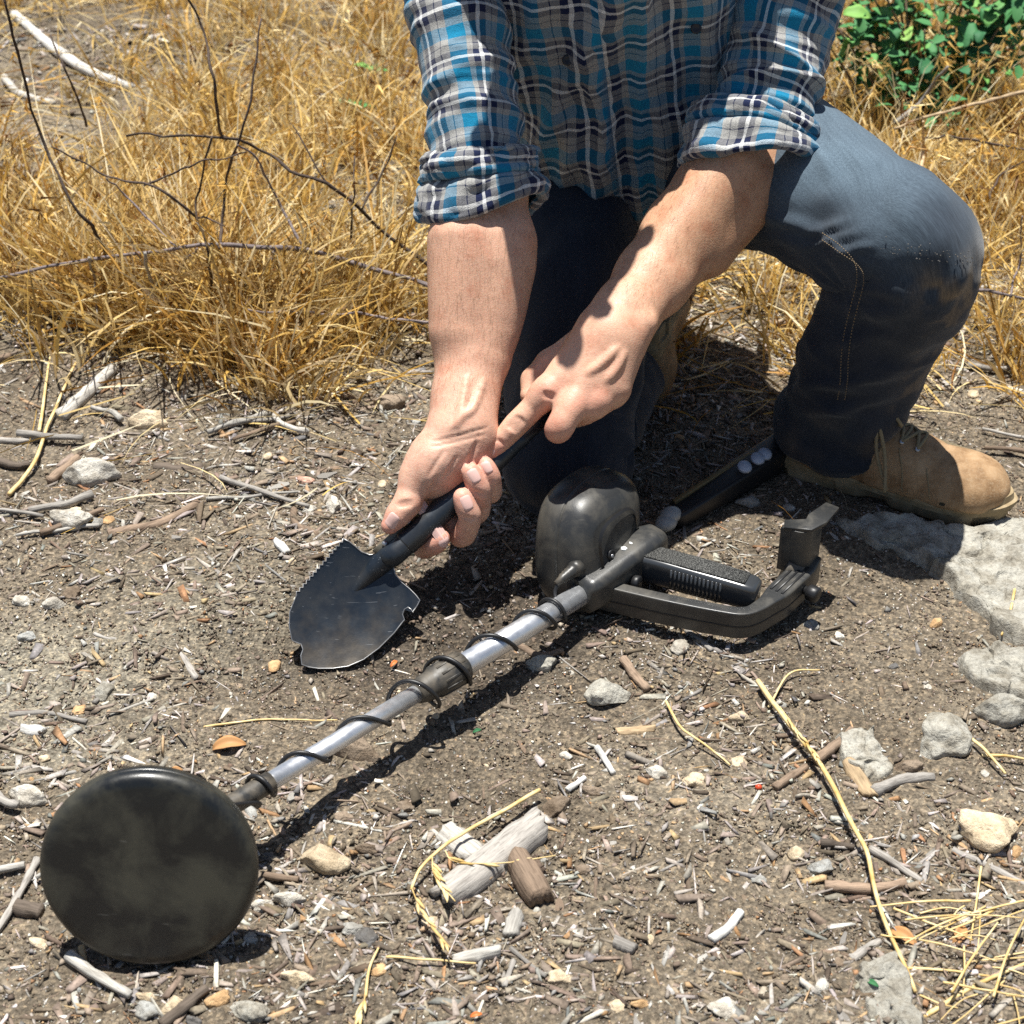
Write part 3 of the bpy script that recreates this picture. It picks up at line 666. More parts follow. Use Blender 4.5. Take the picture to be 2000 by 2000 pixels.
tx, ty = pick(1450); ex = rng.normal(0, 1, (150, 2)); tx = np.concatenate([tx, -.44+ex[:, 0]*.13]); ty = np.concatenate([ty, 2.06+ex[:, 1]*.07-ex[:, 0]*.03]); reps = rng.integers(14, 46, len(tx)); tuft = np.repeat(np.arange(len(tx)), reps); n = len(tuft)
th_ = rng.uniform(.5, 1.25, len(tx)); tcol = STRAW[rng.choice(8, len(tx), p=[.2, .2, .15, .15, .1, .05, .05, .1])]
off = rng.normal(0, .022, (n, 2)); bx, by = tx[tuft]+off[:, 0], ty[tuft]+off[:, 1]
base = np.stack([bx, by, gz(bx, by)-.004], -1)
lean = np.concatenate([off*9+rng.normal(0, .28, (n, 2)), np.ones((n, 1))], 1); dv = nrm(lean)
bend = np.concatenate([nrm(rng.normal(0, 1, (n, 2))+off*20)*rng.uniform(.05, .6, (n, 1)), -rng.uniform(.05, .5, (n, 1))], 1)
L = rng.uniform(.05, .18, n)*th_[tuft]*np.where(tuft >= 1450, 1.35, 1); W = rng.uniform(.0016, .0052, n)
cl = tcol[tuft]*.5+STRAW[rng.choice(8, n)]*.5; cl = cl*rng.uniform(.5, 1.12, (n, 1))
gr = ribbons(base, dv, bend, L, W, np.clip(cl, .02, .9))
obj('dry_grass', mesh_np('dry_grass', gr[0], gr[1], True, colr=gr[2]), M_grass, label='tangled golden dry grass tufts covering the ground behind the man', cat='grass', kind='stuff')
# flattened straw between the tufts and at their edge
x, y = pick(19000, 1.62); jit = rng.normal(0, 1, (19000, 2))*np.where(rng.random((19000, 1)) < .3, .20, .07); x, y = x+jit[:, 0], y+jit[:, 1]; n = len(x); a = rng.uniform(0, 6.28, n); el = np.abs(rng.normal(0, .16, n))
dv = np.stack([np.cos(a)*np.cos(el), np.sin(a)*np.cos(el), np.sin(el)], -1); bend = rng.normal(0, .2, (n, 3)); bend[:, 2] = -np.sin(el)*.9
base = np.stack([x, y, gz(x, y)+.004+rng.random(n)*.012], -1); L = rng.uniform(.03, .16, n)
cl = np.clip(STRAW[rng.choice(8, n, p=[.12, .18, .24, .06, .06, .04, .26, .04])]*rng.uniform(.65, 1.1, (n, 1)), .02, .9)
gr = ribbons(base, dv, bend, L, rng.uniform(.0012, .003, n), cl)
obj('fallen_straw', mesh_np('fallen_straw', gr[0], gr[1], True, colr=gr[2]), M_grass, label='flattened loose straw matted between the grass tufts', cat='straw', kind='stuff')
# tall flowering stems with drooping seed heads
x, y = pick(2500, 1.9); n = len(x); base = np.stack([x, y, gz(x, y)], -1)
dv = nrm(np.concatenate([rng.normal(0, .22, (n, 2)), np.ones((n, 1))], 1)); bend = np.concatenate([rng.normal(0, .25, (n, 2)), -rng.uniform(.05, .35, (n, 1))], 1)
L = rng.uniform(.10, .31, n); st = ribbons(base, dv, bend, L, rng.uniform(.0014, .0028, n), np.clip(STRAW[rng.choice([1, 2, 6, 6, 0], n)], 0, 1), twist=np.zeros(n))
k = 8; tips = np.repeat(st[3], k, 0); tcl = np.repeat(STRAW[rng.choice([0, 1, 3, 4, 5, 2], n)]*rng.uniform(.7, 1.1, (n, 1)), k, 0)
bd = nrm(np.repeat(bend+dv*.3, k, 0)+np.concatenate([rng.normal(0, .35, (n*k, 2)), -np.abs(rng.normal(.5, .4, (n*k, 1)))], 1))
sp = tips-np.repeat(dv*.8+bend*.9, k, 0)*rng.uniform(0, .045, (n*k, 1)); sl = rng.uniform(.010, .024, n*k)
hd = ribbons(sp, bd, bd*.1, sl, rng.uniform(.0020, .0042, n*k), np.clip(tcl, .02, .9), segs=3)
V = np.vstack([st[0], hd[0]]); F = np.vstack([st[1], hd[1]+len(st[0])])
obj('seed_heads', mesh_np('seed_heads', V, F, True, colr=np.vstack([st[2], hd[2]])), M_grass, label='thin dry stems with drooping brown seed heads above the grass', cat='grass stems', kind='stuff')

# ================================================================== BARE BRANCHES, STRAW, SHRUB
def c8(L): return [(x*.44, y*.44) for x, y in L]
def twig_mesh(pts, ypl, w, taper=.55, n=26, seg=7, seed=0, wob=.0):
    P = np.array([Yp(px, py, ypl+.03*math.sin(i*1.9+seed)) for i, (px, py) in enumerate(pts)])
    C = catmull(P, n); C[:, 2] = np.maximum(C[:, 2], gz(C[:, 0], C[:, 1])+.003)
    C = C+.003*np.stack([vnoise(C*45, seed+i) for i in range(3)], -1); S = scale_at(C.mean(0))
    V, F = tube(C, w/S/2*np.linspace(1, taper, n)*(1+.25*vnoise(C*130, seed+4)), seg); return V, F, C[0]
def branch(main, subs, label, tint, name='bare_branch', group=None):
    V, F, b = twig_mesh(*main[:3], seed=int(main[0][0][0]*7) % 999, **(main[3] if len(main) > 3 else {}))
    r = thing(name, (b[0], b[1], float(gz(b[0], b[1]))), label, 'branch', group)
    part('stem', (V, F), WOOD[tint], r)
    for i, s in enumerate(subs):
        V, F, _ = twig_mesh(s[0], s[1], s[2], seed=i*31+int(s[0][0][0]) % 99); part('side_twig', (V, F), WOOD[s[3] if len(s) > 3 else tint], r)
    return r
branch((c8([(1960, 1300), (1920, 1275), (1500, 1145), (1230, 1100), (840, 1095), (650, 1125), (380, 1150), (0, 1240), (-60, 1260)]), 2.0, 11),
       [(c8([(970, 1100), (985, 1000), (1000, 820), (1060, 600), (1130, 330), (1155, 90)]), 2.0, 7, 'twigdark'), (c8([(1350, 1105), (1230, 880), (1130, 700), (1060, 640)]), 2.0, 6),
        (c8([(1230, 1100), (1160, 1230), (1080, 1370), (980, 1480)]), 1.98, 7), (c8([(650, 1125), (662, 1300), (600, 1570), (480, 1690)]), 1.97, 7, 'grey'), (c8([(400, 1145), (415, 1250), (432, 1500)]), 1.98, 6, 'grey'),
        (c8([(880, 1100), (800, 1200), (700, 1390)]), 1.99, 5), (c8([(780, 1090), (560, 870), (480, 790)]), 2.0, 5)],
       'long purplish grey bare branch arching through the dry grass tuft', 'purple')
branch((c8([(945, 1400), (940, 1300), (920, 1120), (870, 960), (880, 850), (935, 610)]), 1.97, 7), [(c8([(870, 960), (700, 835), (480, 780), (230, 650)]), 1.98, 6), (c8([(868, 955), (1000, 1000)]), 1.97, 5), (c8([(640, 830), (740, 780), (900, 720), (1090, 680)]), 1.98, 5)],
       'thin dark forked twig rising in front of the dry grass tuft', 'twigdark')
branch((c8([(1930, 1190), (1700, 1030), (1500, 840), (1300, 760), (1180, 680), (1000, 605), (760, 600), (560, 600)]), 2.06, 8), [(c8([(1600, 930), (1700, 750), (1760, 600)]), 2.06, 5), (c8([(1500, 850), (1440, 800), (1300, 560)]), 2.07, 5), (c8([(1560, 1060), (1570, 900), (1580, 700)]), 2.05, 5)],
       'arching dark brown twig between the grass tuft and the rolled shirt cuff', 'twigdark')
branch((c8([(470, 1130), (400, 1000), (300, 860), (180, 600), (80, 260), (20, 0), (0, -120)]), 2.02, 8), [], 'single upright dark twig rising left of the grass tuft', 'twigdark')
branch((c8([(1000, 620), (970, 560), (945, 350), (910, 150), (845, 0), (800, -90)]), 2.08, 7), [], 'leaning dark twig rising above the middle of the grass', 'twigdark')
branch((c8([(380, 560), (350, 450), (280, 300), (230, 160)]), 2.25, 6), [], 'slender dark green brown stem beside the white fallen stick', 'twigdark')
branch((c8([(1930, 1430), (1500, 1390), (1110, 1380)]), 1.93, 7), [], 'straight pinkish twig lying low along the edge of the grass', 'purple')
branch(([(2050, 175), (1980, 185), (1840, 222), (1746, 252)], 2.35, 9), [([(1800, 330), (1802, 290), (1800, 240)], 2.35, 8)], 'light brown twig crossing in front of the green shrub base', 'tan')
branch(([(2060, 305), (1886, 272), (1808, 266)], 2.3, 6), [([(1930, 390), (1960, 340), (2010, 310)], 2.28, 5)], 'dark thin twig with a fork behind the raised knee', 'twigdark')
branch(([(1752, 240), (1797, 194), (1852, 130)], 2.55, 11), [], 'pale stick leaning up into the green shrub', 'grey')
branch(([(1870, 560), (1950, 572), (2050, 596)], 1.99, 8), [([(1975, 580), (1990, 500), (1998, 420)], 1.99, 5)], 'grey twig with one upright shoot right of the bent knee', 'purple')
stick(c8([(70, 90), (230, 210), (400, 320), (580, 385)]), 20, 'bone', 'bleached white stick fallen in the litter behind the grass', taper=.9)
stick(c8([(-40, 1090), (120, 1170), (300, 1260)]), 30, 'dark', 'dark rotting branch lying at the left foot of the grass tuft', taper=.8)
stick(c8([(20, 350), (90, 430), (240, 470)]), 18, 'pale', 'grey white stick below the bleached fallen stick', taper=.8)
# straw stalks lying on the soil
M_straw = mat('straw', (.62, .47, .22), .55, .35); t = NT(M_straw); co = t.mapping(t.co('Object'), (200, 200, 200)); t.color(t.ramp(t.noise(co, .3, 3), [(.3, (.45, .29, .09)), (.55, (.66, .5, .24)), (.8, (.76, .65, .42))]))
def straw(pts, w, label, heads=(), lift=.006, cat='straw', name='straw_stalk', mat_=None):
    P = np.array([G(a, b, 0) for a, b in pts]); C = catmull(P, 36); S = scale_at(C.mean(0))
    C[:, 2] = gz(C[:, 0], C[:, 1])*.5+lift+.003*np.sin(np.linspace(0, 3.14, 36))
    V, F = tube(C, w/S/2*np.linspace(1, .6, 36), 7); o = part(name, (V, F), mat_ or M_straw, None); tag(o, label, cat)
    for hp, k in heads:
        Q = np.array([G(a, b, 0) for a, b in hp]); q = catmull(Q, 12); q[:, 2] = lift+.004; vs = []
        for i in range(k):
            f = i/k; c = q[int(2+f*9)]; d = nrm(q[-1]-q[0]+np.array([random.uniform(-.5, .5), random.uniform(-.5, .5), .15])*np.linalg.norm(q[-1]-q[0])*.7)
            l = random.uniform(.012, .02); vs.append(tube([c, c+d*l*.3, c+d*l*.7, c+d*l], [.0004, .0016, .0013, .0002], 5))
        vs.append(tube(q, .0006, 5)); part('seed_head', join(vs), M_straw, o)
    return o
straw([(1478, 1347), (1520, 1410), (1601, 1517), (1650, 1610), (1689, 1684), (1705, 1760), (1735, 1850), (1782, 1967)], 12, 'long golden straw stalk slanting over sticks past the slate grey stone', [([(1520, 1405), (1600, 1515)], 9)], .012)
straw([(1054, 1563), (960, 1620), (880, 1670), (825, 1720), (804, 1760)], 9, 'single bent straw with seed heads touching the bark slab', [([(804, 1760), (830, 1820), (880, 1880)], 10), ([(845, 1700), (850, 1740), (890, 1790)], 8), ([(870, 1690), (890, 1712), (980, 1715), (1085, 1700)], 4)], .014)
straw([(1300, 1375), (1330, 1430), (1380, 1470), (1425, 1505)], 6, 'thin straw left of the egg shaped pebble')
straw([(1500, 1390), (1540, 1330), (1600, 1316)], 5, 'thin orange straw curving above the long stalk')
straw([(400, 1435), (520, 1428), (660, 1420)], 5, 'thin pale straw lying behind the lower pole')
straw([(755, 1880), (850, 1888), (930, 1890)], 6, 'short tan straw below the seed heads')
straw([(715, 1960), (722, 1910), (740, 1860)], 7, 'tan straw wisp rising left below the seed heads', [([(715, 1960), (705, 2000)], 7)])
straw([(1700, 1920), (1780, 1915), (1880, 1925), (1960, 1930)], 7, 'horizontal straw over the low pale rock crust')
straw([(1800, 2005), (1880, 1960), (1960, 1920), (2040, 1880)], 11, 'thick orange straw stem slanting up toward the buff rock')
straw([(1850, 1980), (1900, 1900), (1940, 1840)], 6, 'thin upright straw crossing the thick orange stem', lift=.02)
straw([(1930, 1990), (1960, 1900), (2010, 1800)], 6, 'straw bending over beside the thick orange stem', lift=.02)
straw([(1885, 1455), (1920, 1490), (1960, 1530)], 8, 'orange stem bending into the dark hollow', lift=.01)
straw([(1915, 1488), (1960, 1492), (2010, 1490)], 8, 'short orange stem lying across the hollow')
straw([(1990, 1085), (1980, 1160), (1968, 1215), (1955, 1245)], 7, 'brown dry stem lying over the big granite slab')
straw([(20, 975), (70, 910), (100, 830), (150, 720)], 9, 'long straw on the chips beside the driftwood slab')
straw([(78, 850), (90, 780), (100, 710)], 7, 'short straw left of the driftwood slab')
straw([(620, 760), (628, 720), (625, 640)], 6, 'brown dry stem standing alone in front of the grass', lift=.02)
for i in range(26):                           # look-alike wisps around the lower right corner
    a = random.uniform(1760, 2020); b = random.uniform(1780, 2020); th = random.uniform(0, 3.14); l = random.uniform(40, 130)
    o = straw([(a-l*math.cos(th), b-l*.6*math.sin(th)), (a, b+random.uniform(-8, 8)), (a+l*math.cos(th), b+l*.6*math.sin(th))], random.uniform(3, 6), 'loose straw wisp in the tangle below the buff rock', lift=random.uniform(.006, .02)); o['group'] = 'straw wisps below the buff rock'
# curled leaves, berry, green leaf
def leaf_mesh(L, W, fold=.25, curl=.3, n=9, lob=0.0, name='leaf'):
    V, m = [], 7
    for i in range(n):
        f = i/(n-1); w = W*.5*math.sin(math.pi*min(1, f*.9+.07))**.75*(1+lob*math.sin(f*17)); 
        for j in range(m):
            u = (j/(m-1)-.5)*2; V.append((L*f, w*u, fold*abs(u)*w-curl*L*(f-.5)**2*1.5+.03*W*math.sin(f*14)*abs(u)))
    V = np.array(V); k = len(V); f = gridfaces(n, m, False); rim = [j for j in range(m)]+[i*m+m-1 for i in range(1, n)]+[(n-1)*m+j for j in range(m-2, -1, -1)]+[i*m for i in range(n-2, 0, -1)]
    F = [tuple(q) for q in f]+[tuple(i+k for i in q[::-1]) for q in f]+[(rim[i], rim[(i+1) % len(rim)], rim[(i+1) % len(rim)]+k, rim[i]+k) for i in range(len(rim))]
    return clean(mesh_np(name, np.vstack([V, V-np.array([0, 0, .0005])]), F))
M_dleaf = mat('dead_leaf', (.42, .22, .09), .6, .3); M_gleaf = mat('green_leaf', (.05, .17, .04), .62, .22); t = NT(M_gleaf); rnd = t.new('ShaderNodeObjectInfo').outputs['Random']
t.color(t.ramp(rnd, [(0, (.03, .12, .05)), (.5, (.06, .20, .07)), (.85, (.12, .30, .07)), (1, (.22, .38, .09))])); geo = t.co('Object'); t.bump(t.noise(geo, 160, 3), .25, .002)
M_gleaf2 = mat('small_green_leaf', (.055, .18, .06), .65, .2)
M_red = mat('red_berry', (.5, .06, .02), .4, .5); M_oleaf = mat('orange_leaf', (.62, .16, .04), .5, .4)
for px, py, yaw, Lp, label, mm in [(1760, 1843, -.8, 62, 'curled brown dead leaf at the foot of the straw stalk', M_dleaf), (1872, 1843, 1.0, 56, 'folded brown dead leaf in the straw tangle', M_dleaf), (449, 1480, .1, 66, 'looped tan curl of bark behind the search coil', M_dleaf),
                                   (1698, 1952, -.7, 26, 'tiny bright green leaf on the pale rock crust', M_gleaf), (930, 1990, .2, 24, 'small orange red leaf on the chips below the bark slab', M_oleaf), (770, 1298, .9, 20, 'tiny red leaf at the edge of the spade shadow', M_oleaf),
                                   (932, 1438, .4, 18, 'tiny green sprig leaf in front of the pole shadow', M_gleaf), (345, 1515, 0, 26, 'small tan curled leaf above the coil', M_dleaf)]:
    p = G(px, py); S = scale_at(p); me = leaf_mesh(Lp/S, Lp/S*.42, .5, .55); o = obj('fallen_leaf', me, mm, None, label, 'leaf'); o.location = (p[0]-Lp/S*.5*math.cos(yaw), p[1]-Lp/S*.5*math.sin(yaw), float(gz(p[0], p[1]))+.008); o.rotation_euler = (.3, -.1, yaw)
p = G(1481, 1543); o = obj('berry', stone_mesh(3, 77, .05, 0, .01), M_red, None, 'small red berry on the soil beside the tan heart shaped stone', 'berry'); put(o, p[0], p[1], (.0065, .006, .006), 0, .1)
# green shrub at the back right
M_stem = WOOD['brown']; sb = G(1780, 250); shrub = thing('green_shrub', (sb[0], sb[1], float(gz(sb[0], sb[1]))), 'green leafy shrub growing behind the raised knee', 'shrub')
LEAF = [leaf_mesh(.052, .034, .3, .5, lob=.10), leaf_mesh(.045, .033, .45, .7, lob=.14), leaf_mesh(.062, .040, .25, .35, lob=.08)]
r_ = random.Random(12); stems = []
for i in range(24):
    a = r_.uniform(0, 6.28); l = r_.uniform(.14, .42); q = np.array([math.cos(a)*r_.uniform(.3, 1.1), math.sin(a)*r_.uniform(.2, .6), 1]); q = q/np.linalg.norm(q)*l
    b0 = np.array([sb[0]+r_.uniform(-.05, .05), sb[1]+r_.uniform(-.04, .04), float(gz(sb[0], sb[1]))-.005]); C = catmull(np.array([b0, b0+q*.5+np.array([0, 0, .02]), b0+q]), 12); stems.append(C)
    part('stem', tube(C, np.linspace(.0028, .0012, 12), 6), M_stem, shrub)
for i in range(285):
    C = stems[i % len(stems)]; f = r_.uniform(.25, 1)**.7; p = C[min(11, int(f*11))]; o = obj('leaf', LEAF[i % 3], M_gleaf, shrub)
    a = r_.uniform(0, 6.28); s = r_.uniform(.5, .92); sp = .035
    o.matrix_basis = Matrix.Translation((p[0]+r_.uniform(-sp, sp), p[1]+r_.uniform(-sp, sp), max(p[2]+r_.uniform(-.02, .02), .03))) @ Matrix.Rotation(a, 4, 'Z') @ Matrix.Rotation(r_.uniform(-.3, .75), 4, 'Y') @ Matrix.Rotation(r_.uniform(-.6, .6), 4, 'X') @ Matrix.Scale(s, 4)
vs = []
for i in range(520):                          # the smaller leaves between them
    C = stems[i % len(stems)]; p = C[min(11, int(r_.uniform(.15, 1)*11))]+np.array([r_.gauss(0, .035), r_.gauss(0, .035), r_.gauss(0, .025)]); L_f = r_.uniform(.016, .034); a, b_, c_ = r_.uniform(0, 6.28), r_.uniform(-.3, .8), r_.uniform(-.6, .6)
    q = np.array([(0, 0, 0), (.35, .30, .06), (.35, 0, 0), (.35, -.30, .06), (.75, .22, .02), (.75, 0, -.05), (.75, -.22, .02), (1, 0, -.12)])*L_f
    Rm = rotm(np.array([a]), np.array([b_]), np.array([c_]))[0]; vs.append((q@Rm.T+np.array([p[0], p[1], max(p[2], .02)]), [(0, 2, 1), (0, 3, 2), (1, 2, 5, 4), (2, 3, 6, 5), (4, 5, 7), (5, 6, 7)]))
V, F = join(vs); o = obj('small_leaves', mesh_np('small_leaves', V, F), M_gleaf2, shrub); o['kind'] = 'stuff'
for px, py in ((728, 160), (700, 232)):       # two green seedlings in the grass
    p = G(px, py+14); sd = thing('green_seedling', (p[0], p[1], float(gz(p[0], p[1]))), 'small bright green seedling in the golden grass beside the sleeve', 'seedling', 'green seedlings in the grass')
    C = np.array([p+np.array([0, 0, z]) for z in (0, .015, .03)]); part('stem', tube(C, .0012, 5), M_gleaf, sd)
    for k in range(4):
        o = obj('leaf', LEAF[k % 3], M_gleaf, sd); o.matrix_basis = Matrix.Translation((p[0], p[1], .03+.004*k)) @ Matrix.Rotation(k*1.6, 4, 'Z') @ Matrix.Rotation(-.3, 4, 'Y') @ Matrix.Scale(.55, 4)

# ================================================================== METAL DETECTOR
def dusty(name, base, dust, rough=.45, amt=.5, scl=40, spec=.5, scratch=True):
    m = mat(name, base, rough, spec); t = NT(m); co = t.co('Object')
    a = t.math('MULTIPLY', t.ramp(t.noise(co, scl, 5, .6, .4), [(.43, (0, 0, 0)), (.66, (1, 1, 1))]), amt)
    f = t.ramp(t.noise(co, 900, 2), [(.45, (0, 0, 0)), (.75, (1, 1, 1))])
    fac = t.math('ADD', a, t.math('MULTIPLY', f, .08), True); col = t.mix(fac, base, dust)
    if scratch:
        w = t.noise(t.mapping(co, (40, 900, 60), (.3, .8, .5)), 1.0, 2, .4); s = t.ramp(w, [(.72, (0, 0, 0)), (.75, (1, 1, 1))]); col = t.mix(t.math('MULTIPLY', s, .10), col, (.35, .34, .32))
    t.color(col); t.rough(t.math('ADD', t.math('MULTIPLY', fac, .45), rough, True)); t.bump(t.noise(co, 700, 3), .12, .0006); return m
M_plast = dusty('black_plastic', (.028, .028, .027), (.17, .14, .10), .38, .55)
M_coil = dusty('coil_plastic', (.009, .010, .011), (.060, .056, .038), .30, .8, 19)
M_box = dusty('box_plastic', (.028, .029, .030), (.125, .112, .088), .33, .45, 34)
M_rub = mat('black_rubber', (.012, .012, .013), .45, .5)
M_grip = mat('grip_plastic', (.035, .038, .042), .24, .7)
M_foam = mat('foam_grip', (.02, .021, .021), .8, .3); t = NT(M_foam); co = t.co('Object'); t.color(t.ramp(t.noise(co, 900, 2), [(.45, (.012, .012, .012)), (.7, (.16, .16, .15))])); t.bump(t.noise(co, 800, 3), .7, .0012)
M_alu = mat('brushed_aluminium', (.66, .67, .69), .38, .5, .82); t = NT(M_alu); co = t.co('Object'); t.rough(t.ramp(t.noise(co, 120, 3), [(.3, (.32, .32, .32)), (.7, (.48, .48, .48))])); t.bump(t.noise(co, 1500, 2), .06, .0003)
M_steel = mat('bolt_steel', (.42, .42, .43), .35, .5, .9)
M_ink = mat('pale_print', (.62, .64, .62), .6, .3)

Cc = G(290, 1703, .084); n_ = nrm((.05, -.955, .29)); Rr = 212/scale_at(Cc)
E0, E1 = G(1150, 1152, .046), G(1292, 1052, .060)            # pole enters the housing, housing ends
back = Cc-n_*.024
det = thing('metal_detector', (Cc[0], Cc[1], 0), 'black metal detector with aluminium pole lying on its side in front of the man', 'metal detector')
prof = [(0, .0040), (Rr*.5, .0040), (Rr*.86, .0036), (Rr*.925, .0030), (Rr*.955, .0018), (Rr*.98, -.0005), (Rr*.994, -.0030), (Rr, -.0055), (Rr*.996, -.0068), (Rr*.980, -.0072), (Rr*.996, -.0078), (Rr, -.010), (Rr*.99, -.016), (Rr*.95, -.019), (Rr*.6, -.020), (0, -.020)]
coil = part('search_coil', lathe(prof, Cc, n_, 96), M_coil, det, label='round black search coil smeared with pale dirt')
pd = nrm(E0-back)                                            # pole direction
side = nrm(np.cross(pd, n_))
for s in (-1, 1): part('coil_bracket', sweep([back+side*s*.014+n_*.004, back+side*s*.014-n_*.012, back+side*s*.012+pd*.022-n_*.012], .005, .02, up=side, bev=.3), M_plast, det)
part('hinge_bolt', tube([back+pd*.016-n_*.012-side*.024, back+pd*.016-n_*.012+side*.024], .0045, 12), M_rub, det)
A0 = back+pd*.012-n_*.010; A1 = E0
def on(f): return A0+(A1-A0)*f
def fpx(px):                                                 # pole fraction seen at a picture column
    lo, hi = 0.0, 1.3
    for _ in range(40):
        mid = (lo+hi)/2; q = on(mid)-_O; x = 1000+FPX*q[0]/np.dot(q, _F); lo, hi = (mid, hi) if x < px else (lo, mid)
    return lo
f1, f2, f3 = fpx(522), fpx(822), fpx(900)
part('pole_tip', tube([on(0), on(.3*f1), on(f1-.012), on(f1+.006)], [.0085, .0088, .0092, .0096], 20), M_plast, det)
part('lower_pole', tube([on(f1), on(f2+.02)], [.0083, .0083], 28), M_alu, det)
part('upper_pole', tube([on(f3-.02), on(1.03)], [.0112, .0112], 28), M_alu, det)
cp = [(f2-.012, .0098), (f2+.006, .0128), (f2+.008, .0132), (f2+.03, .0136), (f2+.034, .0152), (f2+.06, .0160), (f3-.02, .0165), (f3, .0160), (f3+.004, .0135)]
col_ = part('locking_collar', tube([on(a) for a, _ in cp], [b for _, b in cp], 32), M_plast, det)
T_, X_, Y_ = pframes(np.array([on(f2), on((f2+f3)/2), on(f3)]))
for k in range(12):
    th = k*math.pi/6; d = X_[1]*math.cos(th)+Y_[1]*math.sin(th); part('collar_rib', sweep([on(f2+.038)+d*.0152, on(f3-.006)+d*.0158], .0022, .0022, up=d, bev=.4), M_plast, col_)
# handle housing, frame and grip, all lying flat
hd_ = nrm((E1-E0)*np.array([1, 1, .6])); H0 = E0-hd_*.012
part('pole_housing', sweep([H0, H0+hd_*.012, H0+(E1-H0)*.55, E1-hd_*.018, E1-hd_*.006, E1], [.034, .036, .038, .037, .030, .014], [.036, .038, .042, .042, .036, .018], bev=.55), M_box, det)
zt = .034                                                    # mid-height of the frame bar
fp = [G(1140, 1152, zt), G(1180, 1162, zt), G(1290, 1188, zt), G(1400, 1210, zt), G(1452, 1216, zt), G(1484, 1203, zt), G(1515, 1178, zt), G(1550, 1145, zt), G(1590, 1108, zt)]
path = catmull(fp, 44); w = np.interp(np.linspace(0, 1, 44), [0, .12, .55, .68, .76, .93, 1], [.020, .013, .013, .017, .025, .026, .014])
frame = part('handle_frame', sweep(path, w, .031, bev=.22), M_box, det)
T_, X_, Y_ = frames(path, (0, 0, 1))
part('frame_seam', sweep(path[3:40]-Y_[3:40]*0+X_[3:40]*(-.001), w[3:40]+.0012, .0018, bev=.2), M_rub, frame)
for k in range(3):
    o_ = (k-1)*.0065; part('rib', sweep(np.array([path[32]+Y_[32]*o_, path[36]+Y_[36]*o_, path[40]+Y_[40]*o_])+np.array([0, 0, .0157]), .0022, .0022, bev=.4), M_rub, frame)
g0, g1 = G(1240, 1094, .052), G(1480, 1160, .050); gd = nrm(g1-g0)
gp = np.array([g0+(g1-g0)*f for f in (0, .04, .3, .7, .9, .97, 1)])
grip = part('grip', sweep(gp, [.026, .029, .030, .030, .028, .026, .022], [.028, .031, .032, .031, .029, .027, .022], bev=.35), M_grip, det)
up_ = np.array([0, 0, 1.0]); gs = nrm(np.cross(gd, up_))
part('foam_pad', sweep([g0+gd*.003+up_*.0148, g0+(g1-g0)*.5+up_*.0152, g1-gd*.012+up_*.014], [.022, .023, .020], .005, bev=.4), M_foam, grip)
for k in range(13):
    c = g0+(g1-g0)*(.34+k*.033)+gs*.0147; part('groove_ring', sweep([c-up_*.0115, c+up_*.0115], .0026, .0022, up=gd, bev=.5), M_grip, grip)
# thumb screws
def knob(px, py, z, d, r, L, name, m):
    c = G(px, py, z); d = nrm(d); V, F = lathe([(0, L), (r*.8, L), (r, L*.93), (r, L*.5), (r*.85, L*.45), (r*.55, L*.42), (r*.55, 0), (r*.9, -.001), (r*.9, -.004), (0, -.004)], c, d, 36)
    rr = np.arange(len(V)) % 36; rad = V-c-np.outer((V-c)@d, d); V = V-rad*((rr % 2)*.09)[:, None]; part(name, (V, F), m, det)
knob(1562, 1148, .036, (.75, -.62, 0), .0085, .022, 'thumb_screw', M_rub)
knob(1226, 1134, .045, (.9, -.5, .1), .0078, .014, 'clamp_screw', M_rub)
# arm cup bracket standing up from the frame end
b0 = G(1546, 1118, .044)
pl = [b0+np.array([-.014, .008, 0]), b0+np.array([.004, -.001, 0]), b0+np.array([.014, .001, 0]), b0+np.array([.021, .010, 0]), b0+np.array([.030, .026, 0])]
pc = catmull(pl, 20); hgt = .052
cup = part('arm_cup', sweep(pc+np.array([0, 0, hgt*.5]), .0032, hgt, bev=.3), M_box, det)
tc = pc+np.array([0, 0, hgt+.0005]); part('cup_flange', sweep(np.array([tc[0]+(.003, .002, 0), tc[8]+(.002, .006, .002), tc[13]+(.004, .008, .003), tc[19]+(.012, .012, .004)]), [.014, .020, .022, .016], .0042, bev=.4), M_box, cup)
part('cup_stem', sweep([b0+np.array([-.004, .0, -.012]), b0+np.array([.004, .004, .010])], .016, .018, up=(1, 0, 0), bev=.3), M_plast, det)
# control box: a rounded two-part housing with a seam, standing against the pole housing
bc = G(1150, 1050, .070); ax_ = nrm((.80, -.58, .16)); ay_ = nrm(np.cross((0, -.10, 1), ax_)); az_ = np.cross(ax_, ay_)
xr = np.concatenate([-.046*np.sin(np.linspace(math.pi/2, .05, 14)), np.array([-.0012, -.0007, .0007, .0012]), .040*np.sin(np.linspace(.05, math.pi/2, 14))])
ph = np.linspace(0, 2*math.pi, 80, endpoint=False); K = (np.abs(np.cos(ph))**3.2+np.abs(np.sin(ph))**3.2)**(-1/3.2); ky, kz = K*np.cos(ph)*.060, K*np.sin(ph)*.062
kz = np.where(kz < 0, kz*.95, kz*(1-.10*(ky/.06)))
def rho(x): a = np.where(x < 0, .046, .040); e = np.where(x < 0, 2.8, 3.8); return np.clip(1-np.abs(x/a)**e, 0, 1)**(1/2.4)
rh = rho(xr); rh = np.where(np.abs(xr) < .001, rh-.022, rh)
sh_ = (xr/.046)
W_ = bc+xr[:, None, None]*ax_+(rh[:, None]*ky+.016*kz[None]/.062*1.0)[..., None]*ay_+(rh[:, None]*kz-.006*sh_[:, None])[..., None]*az_
